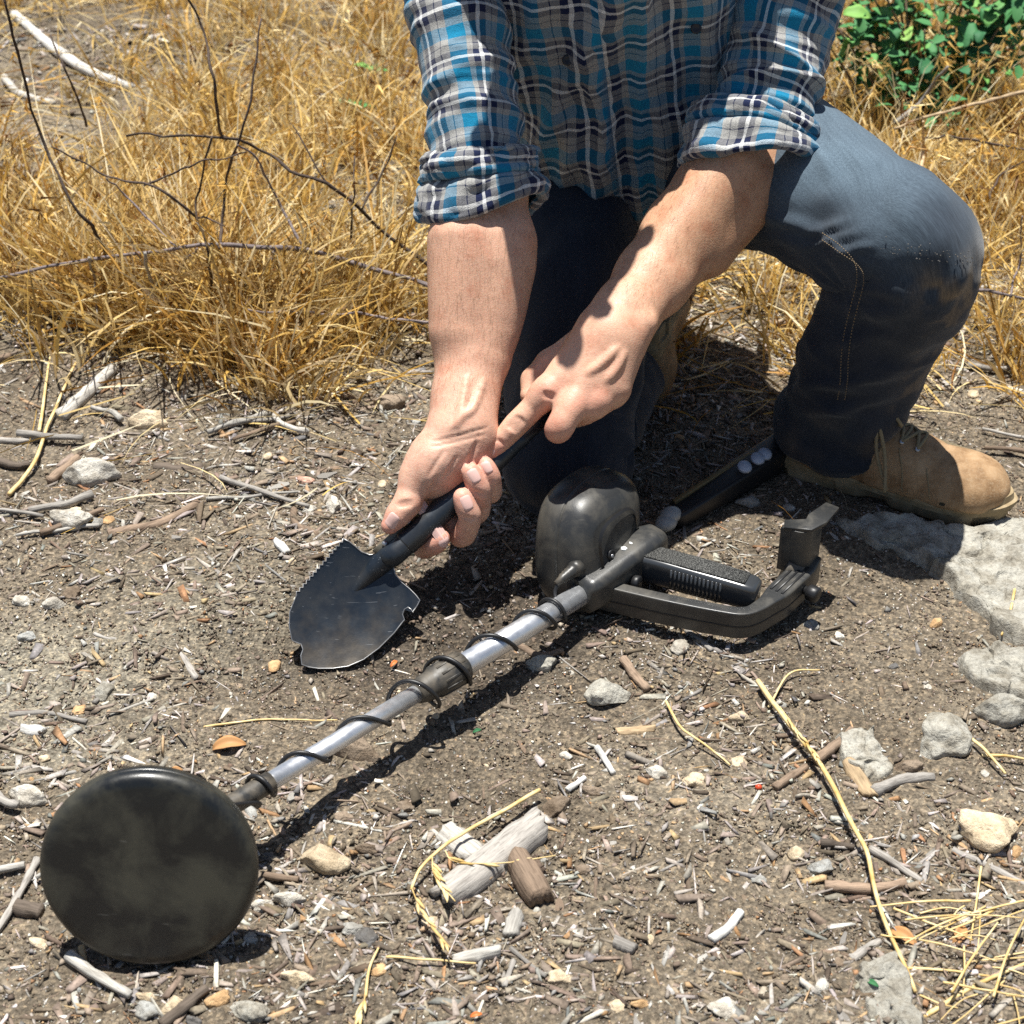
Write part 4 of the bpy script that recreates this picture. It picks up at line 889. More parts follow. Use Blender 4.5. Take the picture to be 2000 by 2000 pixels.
W_ = W_.reshape(-1, 3); W_[:, 2] = np.maximum(W_[:, 2], .004)
F = [tuple(f) for f in gridfaces(len(xr), 80)]
box = part('control_box', (W_, F), M_box, det, label='rounded black control box with a moulding seam')
part('cover_rim', (bc+np.array([[.0395*0+.0405]])*ax_*0+ax_*.0385+np.concatenate([(ky*.60)[:, None]*ay_+(kz*.60)[:, None]*az_, (ky*.56)[:, None]*ay_+(kz*.56)[:, None]*az_+ax_*.0022]), [(i, (i+1) % 80, 80+(i+1) % 80, 80+i) for i in range(80)]), M_rub, box)
# recessed screw, slot and socket on the face towards the camera
fc = bc+ax_*.0392-ay_*.018+az_*.000
part('screw_recess', lathe([(.0042, .0015), (.0055, .0018), (.0058, -.003), (.003, -.003), (0, -.003)], fc, ax_, 24), M_rub, box); part('screw', lathe([(0, .0030), (.0022, .0026), (.0024, 0), (0, 0)], fc-up_*.0012, ax_, 14), M_steel, box)
part('slot', sweep([bc+ax_*.0385-ay_*.040-az_*.030, bc+ax_*.0385-ay_*.005-az_*.034], .010, .006, up=ax_, bev=.3), M_rub, box)
# plug and cable
db = float(np.dot(bc-_O, _F)); s0, s1 = D(1132, 1104, db-.046), D(1086, 1140, db-.062); sd = nrm(s1-s0)
pp = [(0, .0085), (.25, .0085), (.28, .0068), (.34, .0072), (.4, .0060), (.46, .0066), (.52, .0055), (.58, .0061), (.64, .0051), (.70, .0056), (.78, .0042), (1, .0030)]
part('cable_plug', tube([s0+(s1-s0)*a for a, _ in pp], [b for _, b in pp], 20), M_plast, det)
ctl = [s1-sd*.004, s1+np.array([-.001, -.006, -.010])]
def ring(f, th, r):
    T, X, Y = pframes(np.array([on(0), on(.5), on(1)])); return on(f)+r*(X[0]*math.cos(th)+Y[0]*math.sin(th))
wraps = [(fpx(1084), .0138), (fpx(1066), .0148), (fpx(990), .0135), (fpx(893), .0185), (fpx(830), .0205), (fpx(742), .0108), (fpx(622), .0108), (fpx(515), .0118), (fpx(488), .0125)]
tt = np.linspace(0, len(wraps)-1, 30*(len(wraps)-1)); ff = np.interp(tt, range(len(wraps)), [a for a, _ in wraps]); rr = np.interp(tt, range(len(wraps)), [b for _, b in wraps])
spiral = np.array([ring(f, 1.9-2*math.pi*k, r) for f, k, r in zip(ff, tt, rr)])
cend = [ring(fpx(470), 1.2, .018), Cc-n_*.026+np.array([.030, .0, .050]), Cc-n_*.020+np.array([.036, .004, .045])]
part('cable', tube(catmull(np.vstack([ctl, spiral[::3], cend]), 640), .0021, 8), M_rub, det)
# little printed mark on the housing
for k, f in enumerate((.52, .60)):
    c = H0+(E1-H0)*f+up_*.0212-gs*.002*k; part('printed_mark', lathe([(0, .0006), (.0036-.0012*k, .0005), (.0036-.0012*k, -.001), (0, -.001)], c, (0, 0, 1), 5), M_ink, det, False)

# ================================================================== DARK ROD in the shade
q0, q1 = G(1300, 1022, .018), G(1536, 872, .026); rd = nrm(q1-q0); L_ = np.linalg.norm(q1-q0)
rod = thing('slender_tool', (q0[0], q0[1], 0), 'dark slender folded tool with grey rounded tip lying in shade beside the boot', 'tool')
part('sheath', sweep([q0+rd*L_*f for f in (.05, .09, .35, .6, 1, 1.25)], [.020, .026, .030, .034, .036, .03], [.016, .020, .024, .028, .030, .026], bev=.35), M_rub, rod)
part('spine', sweep([q0+rd*L_*f+np.array([-.005, .008, .012]) for f in (.1, .5, 1, 1.2)], .006, .005, bev=.4), mat('dull_brass', (.20, .15, .07), .55, .5, .3), rod)
M_gry = mat('grey_plastic', (.34, .35, .34), .4, .5)
for k, (a, b_) in enumerate(((.0, .012), (.035, .0125))):
    c = q0+rd*L_*a+np.array([0, -.004*(1-k), .003+.004*k]); V = ICO[3][0]*np.array([.014, .011, .009]); yaw = math.atan2(rd[1], rd[0]); R_ = np.array([[math.cos(yaw), -math.sin(yaw), 0], [math.sin(yaw), math.cos(yaw), 0], [0, 0, 1]])
    part('tip_cap', (V@R_.T+c, [tuple(f) for f in ICO[3][1]]), M_gry, rod)
for f in (.62, .73, .79):
    c = q0+rd*L_*f+np.array([.000, -.010, .0165]); part('stud', lathe([(0, .004), (.0075, .003), (.009, 0), (0, -.001)], c, nrm((.1, -.35, .93)), 20), mat('pale_stud', (.45, .5, .6), .4), rod)

# ================================================================== SPADE
Bt = G(622, 1302, -.004); Nk = Yp(772, 1080, 1.385); Tp = Yp(1040, 833, 1.47)
M_blade = mat('worn_black_steel', (.03, .038, .05), .36, .6, .6); t = NT(M_blade); co = t.co('Object')
wv = t.ramp(t.noise(co, 26, 5, .6, .3), [(.42, (0, 0, 0)), (.75, (1, 1, 1))]); sc_ = t.ramp(t.noise(t.mapping(co, (14, 900, 400), (.5, .4, -.75)), 1, 2, .3), [(.73, (0, 0, 0)), (.745, (1, 1, 1))])
cA = t.mix(t.math('MULTIPLY', wv, .45), (.026, .036, .050), (.12, .108, .09)); sep = t.new('ShaderNodeSeparateXYZ'); t.link(co, sep.inputs[0]); dirt = t.math('MULTIPLY', t.ramp(t.math('ADD', t.math('MULTIPLY', sep.outputs[2], -9), t.noise(co, 38, 5, .65)), [(.18, (0, 0, 0)), (.62, (1, 1, 1))]), .75)
t.color(t.mix(dirt, t.mix(t.math('MULTIPLY', sc_, .45), cA, (.34, .35, .36)), (.12, .098, .072)))
t.rough(t.ramp(t.noise(co, 55, 4), [(.3, (.28, .28, .28)), (.7, (.5, .5, .5))])); t.bump(t.noise(co, 600, 3), .15, .0005)
spade = thing('folding_spade', (Bt[0], Bt[1], 0), 'small black steel folding spade held in both hands with its blade in the dirt', 'spade')
fw = nrm(Nk-Bt); crs = nrm(np.cross(fw, -ray(700, 1180))); nor = np.cross(crs, fw)   # blade axes: along, across (right), facing
if nor@(_O-Nk) < 0: nor = -nor
if crs[0] < 0: crs = -crs
def bl(px, py):                                              # picture point -> blade plane coordinates
    d = ray(px, py); s = ((Bt-_O)@nor)/(d@nor); p = _O+d*s-Bt; return np.array([p@crs, p@fw])
outl = [(685, 1055), (662, 1068)]
for i in range(15):                                          # serrated shoulder edge
    a = np.array([672, 1054])+(np.array([575, 1165])-np.array([672, 1054]))*(i/15); nn = np.array([-.76, -.66]); outl += [tuple(a+nn*3.5), tuple(a+(np.array([575, 1165])-np.array([672, 1054]))*(.6/15)-nn*1.5)]
outl = outl[2:]+[(566, 1195), (565, 1222), (570, 1250), (577, 1254), (588, 1258), (592, 1268), (588, 1280), (590, 1297), (603, 1302), (622, 1305), (650, 1305), (680, 1301), (710, 1288), (740, 1266), (770, 1236), (790, 1210), (786, 1200), (790, 1190), (797, 1186), (803, 1190), (806, 1196), (814, 1184), (820, 1172), (812, 1162), (800, 1150), (785, 1138), (772, 1122), (768, 1106), (772, 1092), (748, 1072), (738, 1082), (722, 1084), (706, 1078), (692, 1066), (682, 1058)]
O2 = np.array([bl(*p) for p in outl]); cen = np.array([np.mean(O2[:, 0])*.6+bl(700, 1170)[0]*.4, bl(700, 1170)[1]])
rows = 9; k = len(O2)
def dish(q): r2 = ((q[:, 0]-cen[0])/.06)**2*.8+((q[:, 1]-cen[1])/.075)**2; return .012*np.clip(r2, 0, 2.4)-.010-.010*np.exp(-((q[:, 0]-bl(745, 1100)[0])/.012)**2)*sstep(.02, .12, q[:, 1])*0
Vt, Vb = [], []
for i in range(rows):
    f = i/(rows-1); q = cen+(O2-cen)*(1-f*.97); h = dish(q); P3 = Bt+q[:, :1]*crs+q[:, 1:]*fw; Vt.append(P3+h[:, None]*nor); Vb.append(P3+(h-.0022)[:, None]*nor)
Vt, Vb = np.concatenate(Vt), np.concatenate(Vb); N0 = rows*k; f = [tuple(x) for x in gridfaces(rows, k)]
F = f+[tuple(range((rows-1)*k, rows*k))]+[tuple(i+N0 for i in x[::-1]) for x in f]+[tuple(range(N0+(rows-1)*k, N0+rows*k))[::-1]]+[(i, (i+1) % k, N0+(i+1) % k, N0+i) for i in range(k)]
blade = part('blade', (np.vstack([Vt, Vb]), F), M_blade, spade, auto=40, label='dished black spade blade with a serrated left edge and two notches')
edge = np.vstack([Vt[:k], Vt[:1]]); part('worn_edge', tube(edge, .0007, 5), mat('bare_steel', (.34, .34, .34), .4, .5, .8), blade)
hdv = nrm(Tp-Nk)
def bp(px, py, up): q = bl(px, py); return Bt+crs*q[0]+fw*q[1]+nor*(up+float(dish(q[None])[0]))
part('neck', tube(catmull([bp(676, 1172, -.0055), bp(705, 1140, -.006), bp(735, 1108, -.004), bp(756, 1090, -.002), Nk, Nk+hdv*.03], 30), np.interp(np.linspace(0, 1, 30), [0, .2, .4, .6, .8, 1], [.003, .0085, .0118, .0122, .0120, .0118]), 28), M_blade, spade)
hs = [(.012, .0122), (.014, .0130), (.05, .0134), (.085, .0132), (.12, .0118), (.15, .0105), (.165, .0098), (.167, .0104), (.175, .0104), (.177, .0092), (.25, .0092), (.27, .0088)]
part('handle', tube([Nk+hdv*a for a, _ in hs], [b for _, b in hs], 28), M_blade, spade)
part('latch', sweep([Nk-crs*.014+nor*-.004+hdv*a for a in (-.012, .0, .035, .055)], .008, [.003, .007, .007, .003], up=nor, bev=.35), mat('latch_steel', (.20, .18, .14), .5, .5, .5), spade)
for a in (.002, .034): part('rivet', lathe([(0, .003), (.003, .002), (.0034, 0), (0, 0)], Nk-crs*.0142+nor*.001+hdv*a, nor, 14), M_steel, spade)

# ================================================================== THE KNEELING MAN
knee_r = np.array([.05, 1.575, .072]); man = thing('person', (.12, 1.72, 0), 'kneeling person in plaid shirt and jeans digging with a small spade held in both hands', 'person')
# ------------------------------------------------------------------ skin
M_skin = mat('skin', (.56, .33, .235), .5, .4); t = NT(M_skin); co = t.co('Object')
blo = t.noise(co, 38, 4, .6); mot = t.noise(co, 260, 3); va = t.new('ShaderNodeVertexColor', layer_name='Col')
c = t.mix(.75, va.outputs[0], t.ramp(blo, [(.30, (.84, .66, .60)), (.5, (1, 1, 1)), (.7, (1.10, 1.06, 1.03))]), 'MULTIPLY')
c = t.mix(.5, c, t.ramp(mot, [(.3, (.86, .82, .8)), (.7, (1.1, 1.1, 1.1))]), 'MULTIPLY'); t.color(c)
t.b.inputs['Subsurface Weight'].default_value = .16; t.b.inputs['Subsurface Radius'].default_value = (1.0, .35, .2); t.b.inputs['Subsurface Scale'].default_value = .006
t.rough(t.ramp(mot, [(.3, (.42, .42, .42)), (.7, (.6, .6, .6))]))
vor = t.new('ShaderNodeTexVoronoi'); vor.inputs['Scale'].default_value = 650; t.link(co, vor.inputs['Vector'])
t.bump(t.math('ADD', t.math('MULTIPLY', vor.outputs['Distance'], .5), t.noise(co, 420, 4, .65)), .22, .0012)
M_nail = mat('nail', (.68, .44, .385), .28, .5)

# right arm (his right hand, palm up round the handle)
ZR = 1.700
def R(px, py, dd): return D(px, py, ZR+dd)
SR = Sdf(); cam_d_ = _F
el_r = Yp(936, 372, 1.625); wr_r = R(903, 838, 0)
SR.chain([Yp(925, 262, 1.645), el_r, Yp(944, 520, 1.575), Yp(936, 600, 1.55), Yp(924, 690, 1.52), Yp(908, 780, 1.482), wr_r, R(902, 868, .004)], [.034, .0465, .0468, .0418, .0358, .0308, .0296, .0310], .015, (_F, .84))
SR.cone(Yp(900, 470, 1.575), Yp(884, 640, 1.525), .032, .021, .02).cone(Yp(985, 470, 1.585), Yp(966, 640, 1.535), .030, .019, .02)      # forearm muscle bellies
mcp = {'i': R(836, 1000, .030), 'm': R(868, 984, .033), 'r': R(898, 958, .033), 'p': R(924, 930, .028)}
root = {'i': R(885, 872, .012), 'm': R(895, 870, .015), 'r': R(908, 866, .014), 'p': R(922, 862, .011)}
for k_ in 'imrp': SR.cone(root[k_], mcp[k_], .0185, .0145, .014)
SR.cone(R(880, 862, .002), R(838, 915, -.002), .0255, .0250, .014).cone(R(845, 895, -.004), R(815, 940, -.003), .0235, .0165, .012)     # thenar
SR.cone(R(935, 852, .004), R(932, 900, .012), .0175, .0150, .010)                                                                   # heel of the hand
SR.cone(R(905, 900, .012), R(865, 940, .012), .019, .018, .014)
SR.chain([R(812, 935, -.004), R(796, 980, -.008), R(778, 1005, -.009), R(762, 1026, -.008)], [.0165, .0124, .0114, .0092], .007)
SR.cone(R(797, 984, -.009), R(795, 988, -.009), .0122, .0118, .006)
FR = {'m': ([mcp['m'], R(900, 1046, .020), R(918, 1012, -.006), R(910, 990, -.014), R(903, 971, -.017)], [.0128, .0124, .0117, .0112, .0096]),
      'r': ([mcp['r'], R(931, 1001, .020), R(938, 962, -.006), R(928, 940, -.014), R(919, 921, -.017)], [.0125, .0120, .0113, .0109, .0094]),
      'p': ([mcp['p'], R(958, 964, .018), R(961, 938, -.003), R(955, 921, -.009), R(949, 907, -.011)], [.0112, .0104, .0094, .0092, .0078]),
      'i': ([mcp['i'], R(826, 1064, .032), R(840, 1066, .015), R(852, 1060, .006), R(862, 1051, .001)], [.0128, .0122, .0110, .0108, .0090])}
def smooth(pr): n_p = len(pr[0]); return catmull(pr[0], 4*n_p-3), np.interp(np.linspace(0, 1, 4*n_p-3), np.linspace(0, 1, n_p), pr[1])
def finger(S_, pr, scale=.97):
    pts_, rs_ = smooth(pr)
    for i in range(len(pts_)-1): S_.cone(pts_[i], pts_[i+1], rs_[i]*scale, rs_[i+1]*scale, .006 if i < 3 else .0014)
for k_ in 'imrp': finger(SR, FR[k_])
mk = []
for pts, r_c in [([(848, 862), (895, 852), (950, 836)], .0011), ([(845, 872), (895, 862), (948, 848)], .0009), ([(931, 862), (924, 885), (913, 910)], .0016), ([(893, 890), (880, 915), (866, 935)], .0008), ([(868, 880), (852, 905), (838, 928)], .0007), ([(855, 930), (848, 945), (838, 958)], .0008),
                 ([(776, 984), (790, 981), (806, 979)], .0008), ([(778, 990), (791, 988), (804, 986)], .0007), ([(905, 1010), (915, 1013), (928, 1014)], .0003), ([(925, 960), (936, 964), (948, 966)], .0003)]: mk += SR.mark(pts, r_c)
for pts, r_c, lf in [([(882, 835), (905, 812), (925, 795), (944, 745)], .0012, .0007), ([(895, 830), (903, 790), (912, 740)], .0012, .0008)]: mk += SR.mark(pts, r_c, .006, False, lf*-1)
SR.prims += mk
# left arm (his left hand, index finger along the handle)
ZL = 1.700
def Lh(px, py, dd): return D(px, py, ZL+dd)
SL = Sdf(); el_l = Yp(1462, 318, 1.70)
SL.chain([Yp(1488, 222, 1.715), el_l, Yp(1405, 385, 1.668), Yp(1340, 460, 1.63), Yp(1275, 545, 1.58), Yp(1222, 612, 1.535), Lh(1192, 648, .0)], [.034, .0490, .0480, .0440, .0370, .0310, .0305], .015, (_F, .82))
SL.cone(Yp(1425, 322, 1.665), Yp(1315, 470, 1.605), .034, .023, .02).cone(Yp(1476, 362, 1.675), Yp(1392, 500, 1.625), .024, .017, .02)
SL.cone(Lh(1262, 632, -.004), Lh(1255, 640, -.004), .0095, .0085, .012)                                                             # wrist bone
lm = {'i': Lh(1070, 762, -.010), 'm': Lh(1122, 783, -.016), 'r': Lh(1167, 780, -.012), 'p': Lh(1203, 760, -.004)}
lr = {'i': Lh(1165, 650, .004), 'm': Lh(1185, 655, .000), 'r': Lh(1205, 658, .002), 'p': Lh(1222, 655, .006)}
for k_, ra in zip('imrp', (.0170, .0172, .0170, .0165)): SL.cone(lr[k_], lm[k_], ra, .0140, .020)
SL.cone(Lh(1165, 690, .006), Lh(1118, 735, .006), .0215, .018, .018).cone(Lh(1205, 670, .002), Lh(1180, 735, .000), .0185, .0165, .02).cone(Lh(1185, 665, .0), Lh(1145, 740, -.003), .018, .0155, .02)
for k_, rk in zip('imr', (.0118, .0125, .0118)): SL.cone(lm[k_]-_F*.002, lm[k_]-_F*.0025, rk, rk, .006)                              # knuckles
for k_ in 'imrp': SL.cone(lr[k_]*.6+lm[k_]*.4-_F*.0085, lm[k_]-_F*.0088, .0022, .0030, .010)                                                     # tendons
FL = {'i': ([lm['i'], Lh(1040, 797, -.004), Lh(1008, 829, -.002), Lh(990, 849, .001), Lh(968, 870, .004), Lh(955, 884, .005)], [.0140, .0124, .0122, .0110, .0106, .0090]),
      'm': ([lm['m'], Lh(1104, 815, -.022), Lh(1091, 838, -.018), Lh(1088, 836, .012), Lh(1080, 822, .030)], [.0145, .0142, .0138, .0125, .0105]),
      'r': ([lm['r'], Lh(1150, 798, -.010), Lh(1138, 806, .004), Lh(1120, 812, .030), Lh(1108, 800, .040)], [.0140, .0134, .0128, .0115, .0100]),
      'p': ([lm['p'], Lh(1188, 778, .004), Lh(1172, 790, .016), Lh(1150, 795, .036), Lh(1135, 785, .045)], [.0130, .0122, .0112, .0100, .0090])}
for k_ in 'imrp': finger(SL, FL[k_], 1.0)
SL.chain([Lh(1150, 665, .020), Lh(1075, 712, .030), Lh(1043, 742, .028), Lh(1034, 772, .020)], [.019, .0145, .0120, .0095], .008)
mk = []
for pts, r_c in [([(998, 820), (1010, 824), (1020, 834)], .0012), ([(994, 826), (1006, 831), (1015, 841)], .0012), ([(1003, 814), (1016, 818), (1025, 828)], .0010), ([(990, 831), (1001, 837), (1010, 846)], .0007), ([(968, 858), (976, 862), (983, 869)], .0007), ([(1060, 772), (1070, 776), (1082, 778)], .0008), ([(1062, 766), (1073, 770), (1084, 771)], .0007)]: mk += SL.mark(pts, r_c)
for pts, r_c in [([(1205, 680), (1180, 705), (1150, 728)], .0011), ([(1218, 690), (1205, 718), (1186, 742)], .0010)]: mk += SL.mark(pts, r_c, .007, False, -.0009)
SL.prims += mk

def skin_col(V, hands):
    base = np.array([.62, .37, .265]); c = np.tile(base, (len(V), 1))
    for p, r, tint, a in hands:
        w = np.exp(-(np.linalg.norm(V-p, axis=1)/r)**2)*a; c = c*(1-w[:, None])+np.array(tint)*w[:, None]
    return c
VR, FRc = SR.mesh(.0019); VL, FLc = SL.mesh(.0019)
tips = [FR[k_][0][-1] for k_ in 'imrp']+[R(762, 1026, -.008), FL['i'][0][-1], FL['m'][0][2]]
red = [(p, .018, (.62, .25, .19), .7) for p in tips]+[(lm[k_]-_F*.012, .012, (.64, .27, .2), .65) for k_ in 'imr']+[(R(870, 900, -.02), .045, (.66, .42, .32), .55), (R(800, 985, -.01), .014, (.6, .3, .21), .4)]
tan_ = [(Yp(1400, 420, 1.63), .19, (.50, .285, .165), .85), (Yp(870, 560, 1.53), .08, (.54, .31, .20), .5)]
ccR, ccL = skin_col(VR, red+tan_), skin_col(VL, red+tan_)
# trunk, neck, head and hidden limbs, coarser
SB = Sdf(); hip = np.array([.135, 1.925, .355]); nek = np.array([.075, 1.805, .765]); sh_r = np.array([-.085, 1.800, .70]); sh_l = np.array([.290, 1.825, .70]); hdc = np.array([.022, 1.650, .885])
SB.chain([hip, hip*.5+nek*.5, nek+np.array([.02, .02, -.09])], [.125, .115, .125], .05, ((0, .91, .41), .8)); SB.cone(sh_r, nek-np.array([0, 0, .02]), .055, .06, .05).cone(sh_l, nek-np.array([0, 0, .02]), .055, .06, .05)
SB.chain([sh_r, Yp(890, -60, 1.775), Yp(905, 90, 1.725), Yp(922, 210, 1.68), el_r], [.048, .036, .034, .034, .038], .02).chain([sh_l, Yp(1540, -60, 1.815), Yp(1522, 60, 1.785), Yp(1500, 160, 1.755), el_l], [.048, .038, .036, .036, .038], .02).cone(nek, hdc-np.array([0, 0, .05]), .052, .05, .03)
SB.cone(hdc+np.array([0, .02, .03]), hdc+np.array([0, -.01, -.05]), .080, .066, .03, ((1, 0, 0), .92)).cone(hdc+np.array([0, -.045, -.075]), hdc+np.array([0, -.04, -.07]), .045, .045, .03)
SB.cone(hdc+np.array([0, -.085, .0]), hdc+np.array([0, -.095, -.03]), .010, .015, .012)
for s in (-1, 1): SB.cone(hdc+np.array([s*.03, -.082, .012]), hdc+np.array([s*.032, -.082, .012]), .013, .013, .004, cut=True).cone(hdc+np.array([s*.03, -.07, .012]), hdc+np.array([s*.031, -.07, .012]), .013, .013, .003).cone(hdc+np.array([s*.075, .01, .01]), hdc+np.array([s*.078, .012, -.02]), .017, .012, .006)
SB.cone(hdc+np.array([-.02, -.088, -.062]), hdc+np.array([.02, -.088, -.062]), .006, .006, .004, cut=True)
VB, FB = SB.mesh(.007)
nR, nL = len(VR), len(VL)
body = obj('body', mesh_np('body', np.vstack([VR, VL, VB]), np.vstack([FRc, FLc+nR, FB+nR+nL]), True, colr=np.vstack([ccR, ccL, np.tile([.52, .31, .21], (len(VB), 1))])), M_skin, man)
SH = Sdf(); SH.cone(hdc+np.array([0, .03, .045]), hdc+np.array([0, .035, .0]), .083, .078, .02, ((1, 0, 0), .93)).cone(hdc+np.array([0, -.08, -.02]), hdc+np.array([0, -.12, -.1]), .07, .07, .01, cut=True)
VH, FH = SH.mesh(.006); obj('hair', mesh_np('hair', VH, FH), mat('brown_hair', (.05, .03, .02), .6), man)
# finger nails laid on the surface
def nail(S, pos, tip, out, w, l):
    tip = nrm(tip); out = nrm(out-tip*(out@tip)); sd_ = np.cross(tip, out); nu, nv = 9, 11; P = []
    for i in range(nv):
        for j in range(nu):
            u = (j/(nu-1)-.5)*2; v = i/(nv-1); ww = w*.5*(1-.25*(2*v-1)**4-.12*(1-v)*u*u)
            ve = (v-.5)*l*(1-.18*u*u) + (-.05*l*u*u if v < .5 else .0); P.append(pos+tip*ve+sd_*u*ww+out*.02*(1-.45*(u*u)*.3))
    P = np.array(P)
    for _ in range(30): P = P-out*np.clip(S.at(P), -.01, .01)[:, None]*.85
    rim = np.array([min(j, nu-1-j, i, nv-1-i) > 0 for i in range(nv) for j in range(nu)])
    P = P+out*np.where(rim, .00045, -.0006)[:, None]
    return P, [tuple(f) for f in gridfaces(nv, nu, False)]
cv = -_F
def vec(S_, a, b_): return S_(*b_)-S_(*a)
for S_, pos, tip, out, w_, l_ in [
    (SR, R(908, 979, -.02), vec(R, (917, 1010, -.006), (903, 966, -.016)), cv+np.array([.35, 0, -.15]), .0135, .0160), (SR, R(922, 927, -.02), vec(R, (938, 962, -.006), (919, 918, -.016)), cv+np.array([.35, 0, -.1]), .0130, .0155),
    (SR, R(949, 911, -.015), vec(R, (961, 938, -.003), (948, 904, -.011)), cv+np.array([.3, 0, -.05]), .0105, .0125), (SR, R(864, 1052, -.005), vec(R, (840, 1066, .012), (865, 1046, .0)), cv*.6+np.array([.9, 0, -.1]), .0115, .0130),
    (SR, R(766, 1017, -.018), vec(R, (796, 982, -.008), (756, 1030, -.008)), cv+np.array([-.15, 0, .45]), .0145, .0165), (SL, Lh(953, 884, -.004), vec(Lh, (990, 849, .001), (946, 892, .005)), cv+np.array([-.2, 0, .1]), .0130, .0145)]:
    V_, F_ = nail(S_, pos, tip, out, w_, l_); part('fingernail', (V_, F_), M_nail, body)
# fine hair on the forearms
def surf_pts(V, F, n):
    tri = np.vstack([F[:, [0, 1, 2]], F[:, [0, 2, 3]]]); a, b_, c_ = V[tri[:, 0]], V[tri[:, 1]], V[tri[:, 2]]; nn = np.cross(b_-a, c_-a); ar = np.linalg.norm(nn, axis=1); i = rng.choice(len(tri), n, p=ar/ar.sum()); u = rng.random((n, 2)); u[u.sum(1) > 1] = 1-u[u.sum(1) > 1]
    return a[i]+(b_-a)[i]*u[:, :1]+(c_-a)[i]*u[:, 1:], nrm(nn[i])
hv, hf, n0 = [], [], 0
for V_, F_, e_, w_ in ((VR, FRc, el_r, wr_r), (VL, FLc, el_l, Lh(1205, 632, 0))):
    P, Nn = surf_pts(V_, F_, 7000); ax = nrm(w_-e_); f_ = ((P-e_)@ax)/np.linalg.norm(w_-e_); k_ = (f_ > .05) & (f_ < .93) & (rng.random(len(P)) < .9); P, Nn = P[k_], Nn[k_]
    d_ = nrm(ax+rng.normal(0, .35, P.shape)); d_ = nrm(d_-Nn*(d_*Nn).sum(1, keepdims=True)*.8+Nn*.22); l_ = rng.uniform(.006, .014, (len(P), 1)); s_ = nrm(np.cross(d_, Nn))*.00007
    v = np.stack([P-s_, P+s_, P+d_*l_], 1).reshape(-1, 3); hv.append(v); hf.append(np.arange(len(v)).reshape(-1, 3)+n0); n0 += len(v)
o = obj('arm_hair', mesh_np('arm_hair', np.vstack(hv), np.vstack(hf), False), mat('arm_hair', (.20, .11, .055), .5), body); o['kind'] = 'stuff'

# ------------------------------------------------------------------ cloth
def loft(C, ref, a, b, nth, expo=2.0, disp=None, off=None):
    n = len(C); T, Xf, Yf = frames(C, ref); th = np.linspace(0, 2*math.pi, nth+1); ct, st_ = np.cos(th), np.sin(th)
    sx = np.sign(ct)*np.abs(ct)**(2/expo); sy = np.sign(st_)*np.abs(st_)**(2/expo)
    a = np.broadcast_to(a, (n,)); b = np.broadcast_to(b, (n,)); s = np.concatenate([[0], np.cumsum(np.linalg.norm(np.diff(C, axis=0), axis=1))])
    P = C[:, None]+Xf[:, None]*(a[:, None]*sx)[..., None]+Yf[:, None]*(b[:, None]*sy)[..., None]
    nd = nrm(Xf[:, None]*(sx/np.maximum(a[:, None], 1e-6))[..., None]*a.mean()+Yf[:, None]*(sy/np.maximum(b[:, None], 1e-6))[..., None]*b.mean())
    if disp is not None: P = P+nd*disp(s[:, None]+0*th, th[None]+0*s[:, None], P)[..., None]
    if off is not None: P = P+off(s[:, None]+0*th, th[None]+0*s[:, None])
    rad = (a.mean()+b.mean())/2; uv = np.stack([np.broadcast_to(th[None]*rad, (n, nth+1)), np.broadcast_to(s[:, None], (n, nth+1))], -1)
    F = gridfaces(n, nth+1, False); return P.reshape(-1, 3), F, uv.reshape(-1, 2)
def cloth(name, VFU, m, parent, thick=0.0, label=None):
    o = obj(name, mesh_np(name, VFU[0], VFU[1], True, uv=VFU[2]), m, parent, label)
    if thick: md = o.modifiers.new('thickness', 'SOLIDIFY'); md.thickness = thick; md.offset = -1
    return o
def ridge(x, w): return np.exp(-(x/w)**2)
def wrinkle(u, v, seed, fu, fv, amp): return amp*(1-2*np.abs(vnoise(np.stack([u*fu, v*fv, 0*u], -1), seed)))
# plaid: warp and weft stripe sets woven together
PER = .050
def plaid_mat(name, su, sv, ou=0.0, ov=0.0):
    m = mat(name, (.3, .3, .3), .92, .12); t = NT(m); uvn = t.new('ShaderNodeUVMap').outputs[0]; sp = t.new('ShaderNodeSeparateXYZ'); t.link(uvn, sp.inputs[0])
    wob = t.math('ADD', t.math('MULTIPLY', t.math('SUBTRACT', t.noise(uvn, 90, 2), .5), .0020), t.math('MULTIPLY', t.math('SUBTRACT', t.noise(uvn, 14, 2), .5), .011))
    grey, teal, navy, white = (.31, .305, .29), (.005, .19, .34), (.008, .014, .05), (.78, .78, .76)
    st = [(0, white), (.035, navy), (.15, grey), (.25, teal), (.53, grey), (.68, navy), (.70, grey), (.84, navy), (.965, white)]
    cols = []
    for ax, s, o in ((0, su, ou), (1, sv, ov)):
        f = t.math('FRACT', t.math('ADD', t.math('MULTIPLY', t.math('ADD', sp.outputs[ax], wob), s/PER), o+50)); cols.append(t.ramp(f, st, 'CONSTANT'))
    tw = t.math('FRACT', t.math('MULTIPLY', t.math('ADD', sp.outputs[0], sp.outputs[1]), 700)); tf = t.math('ADD', t.math('MULTIPLY', t.math('GREATER_THAN', tw, .5), .16), .42)
    c = t.mix(tf, cols[0], cols[1]); c = t.mix(.55, c, t.ramp(t.noise(uvn, 700, 3), [(.3, (.6, .6, .6)), (.7, (1.35, 1.35, 1.35))]), 'MULTIPLY'); t.color(c)
    t.b.inputs['Sheen Weight'].default_value = .25; t.b.inputs['Sheen Roughness'].default_value = .5
    t.bump(t.math('ADD', t.noise(uvn, 1300, 2), t.math('MULTIPLY', t.noise(uvn, 130, 4, .6), 1.6)), .45, .0016); return m
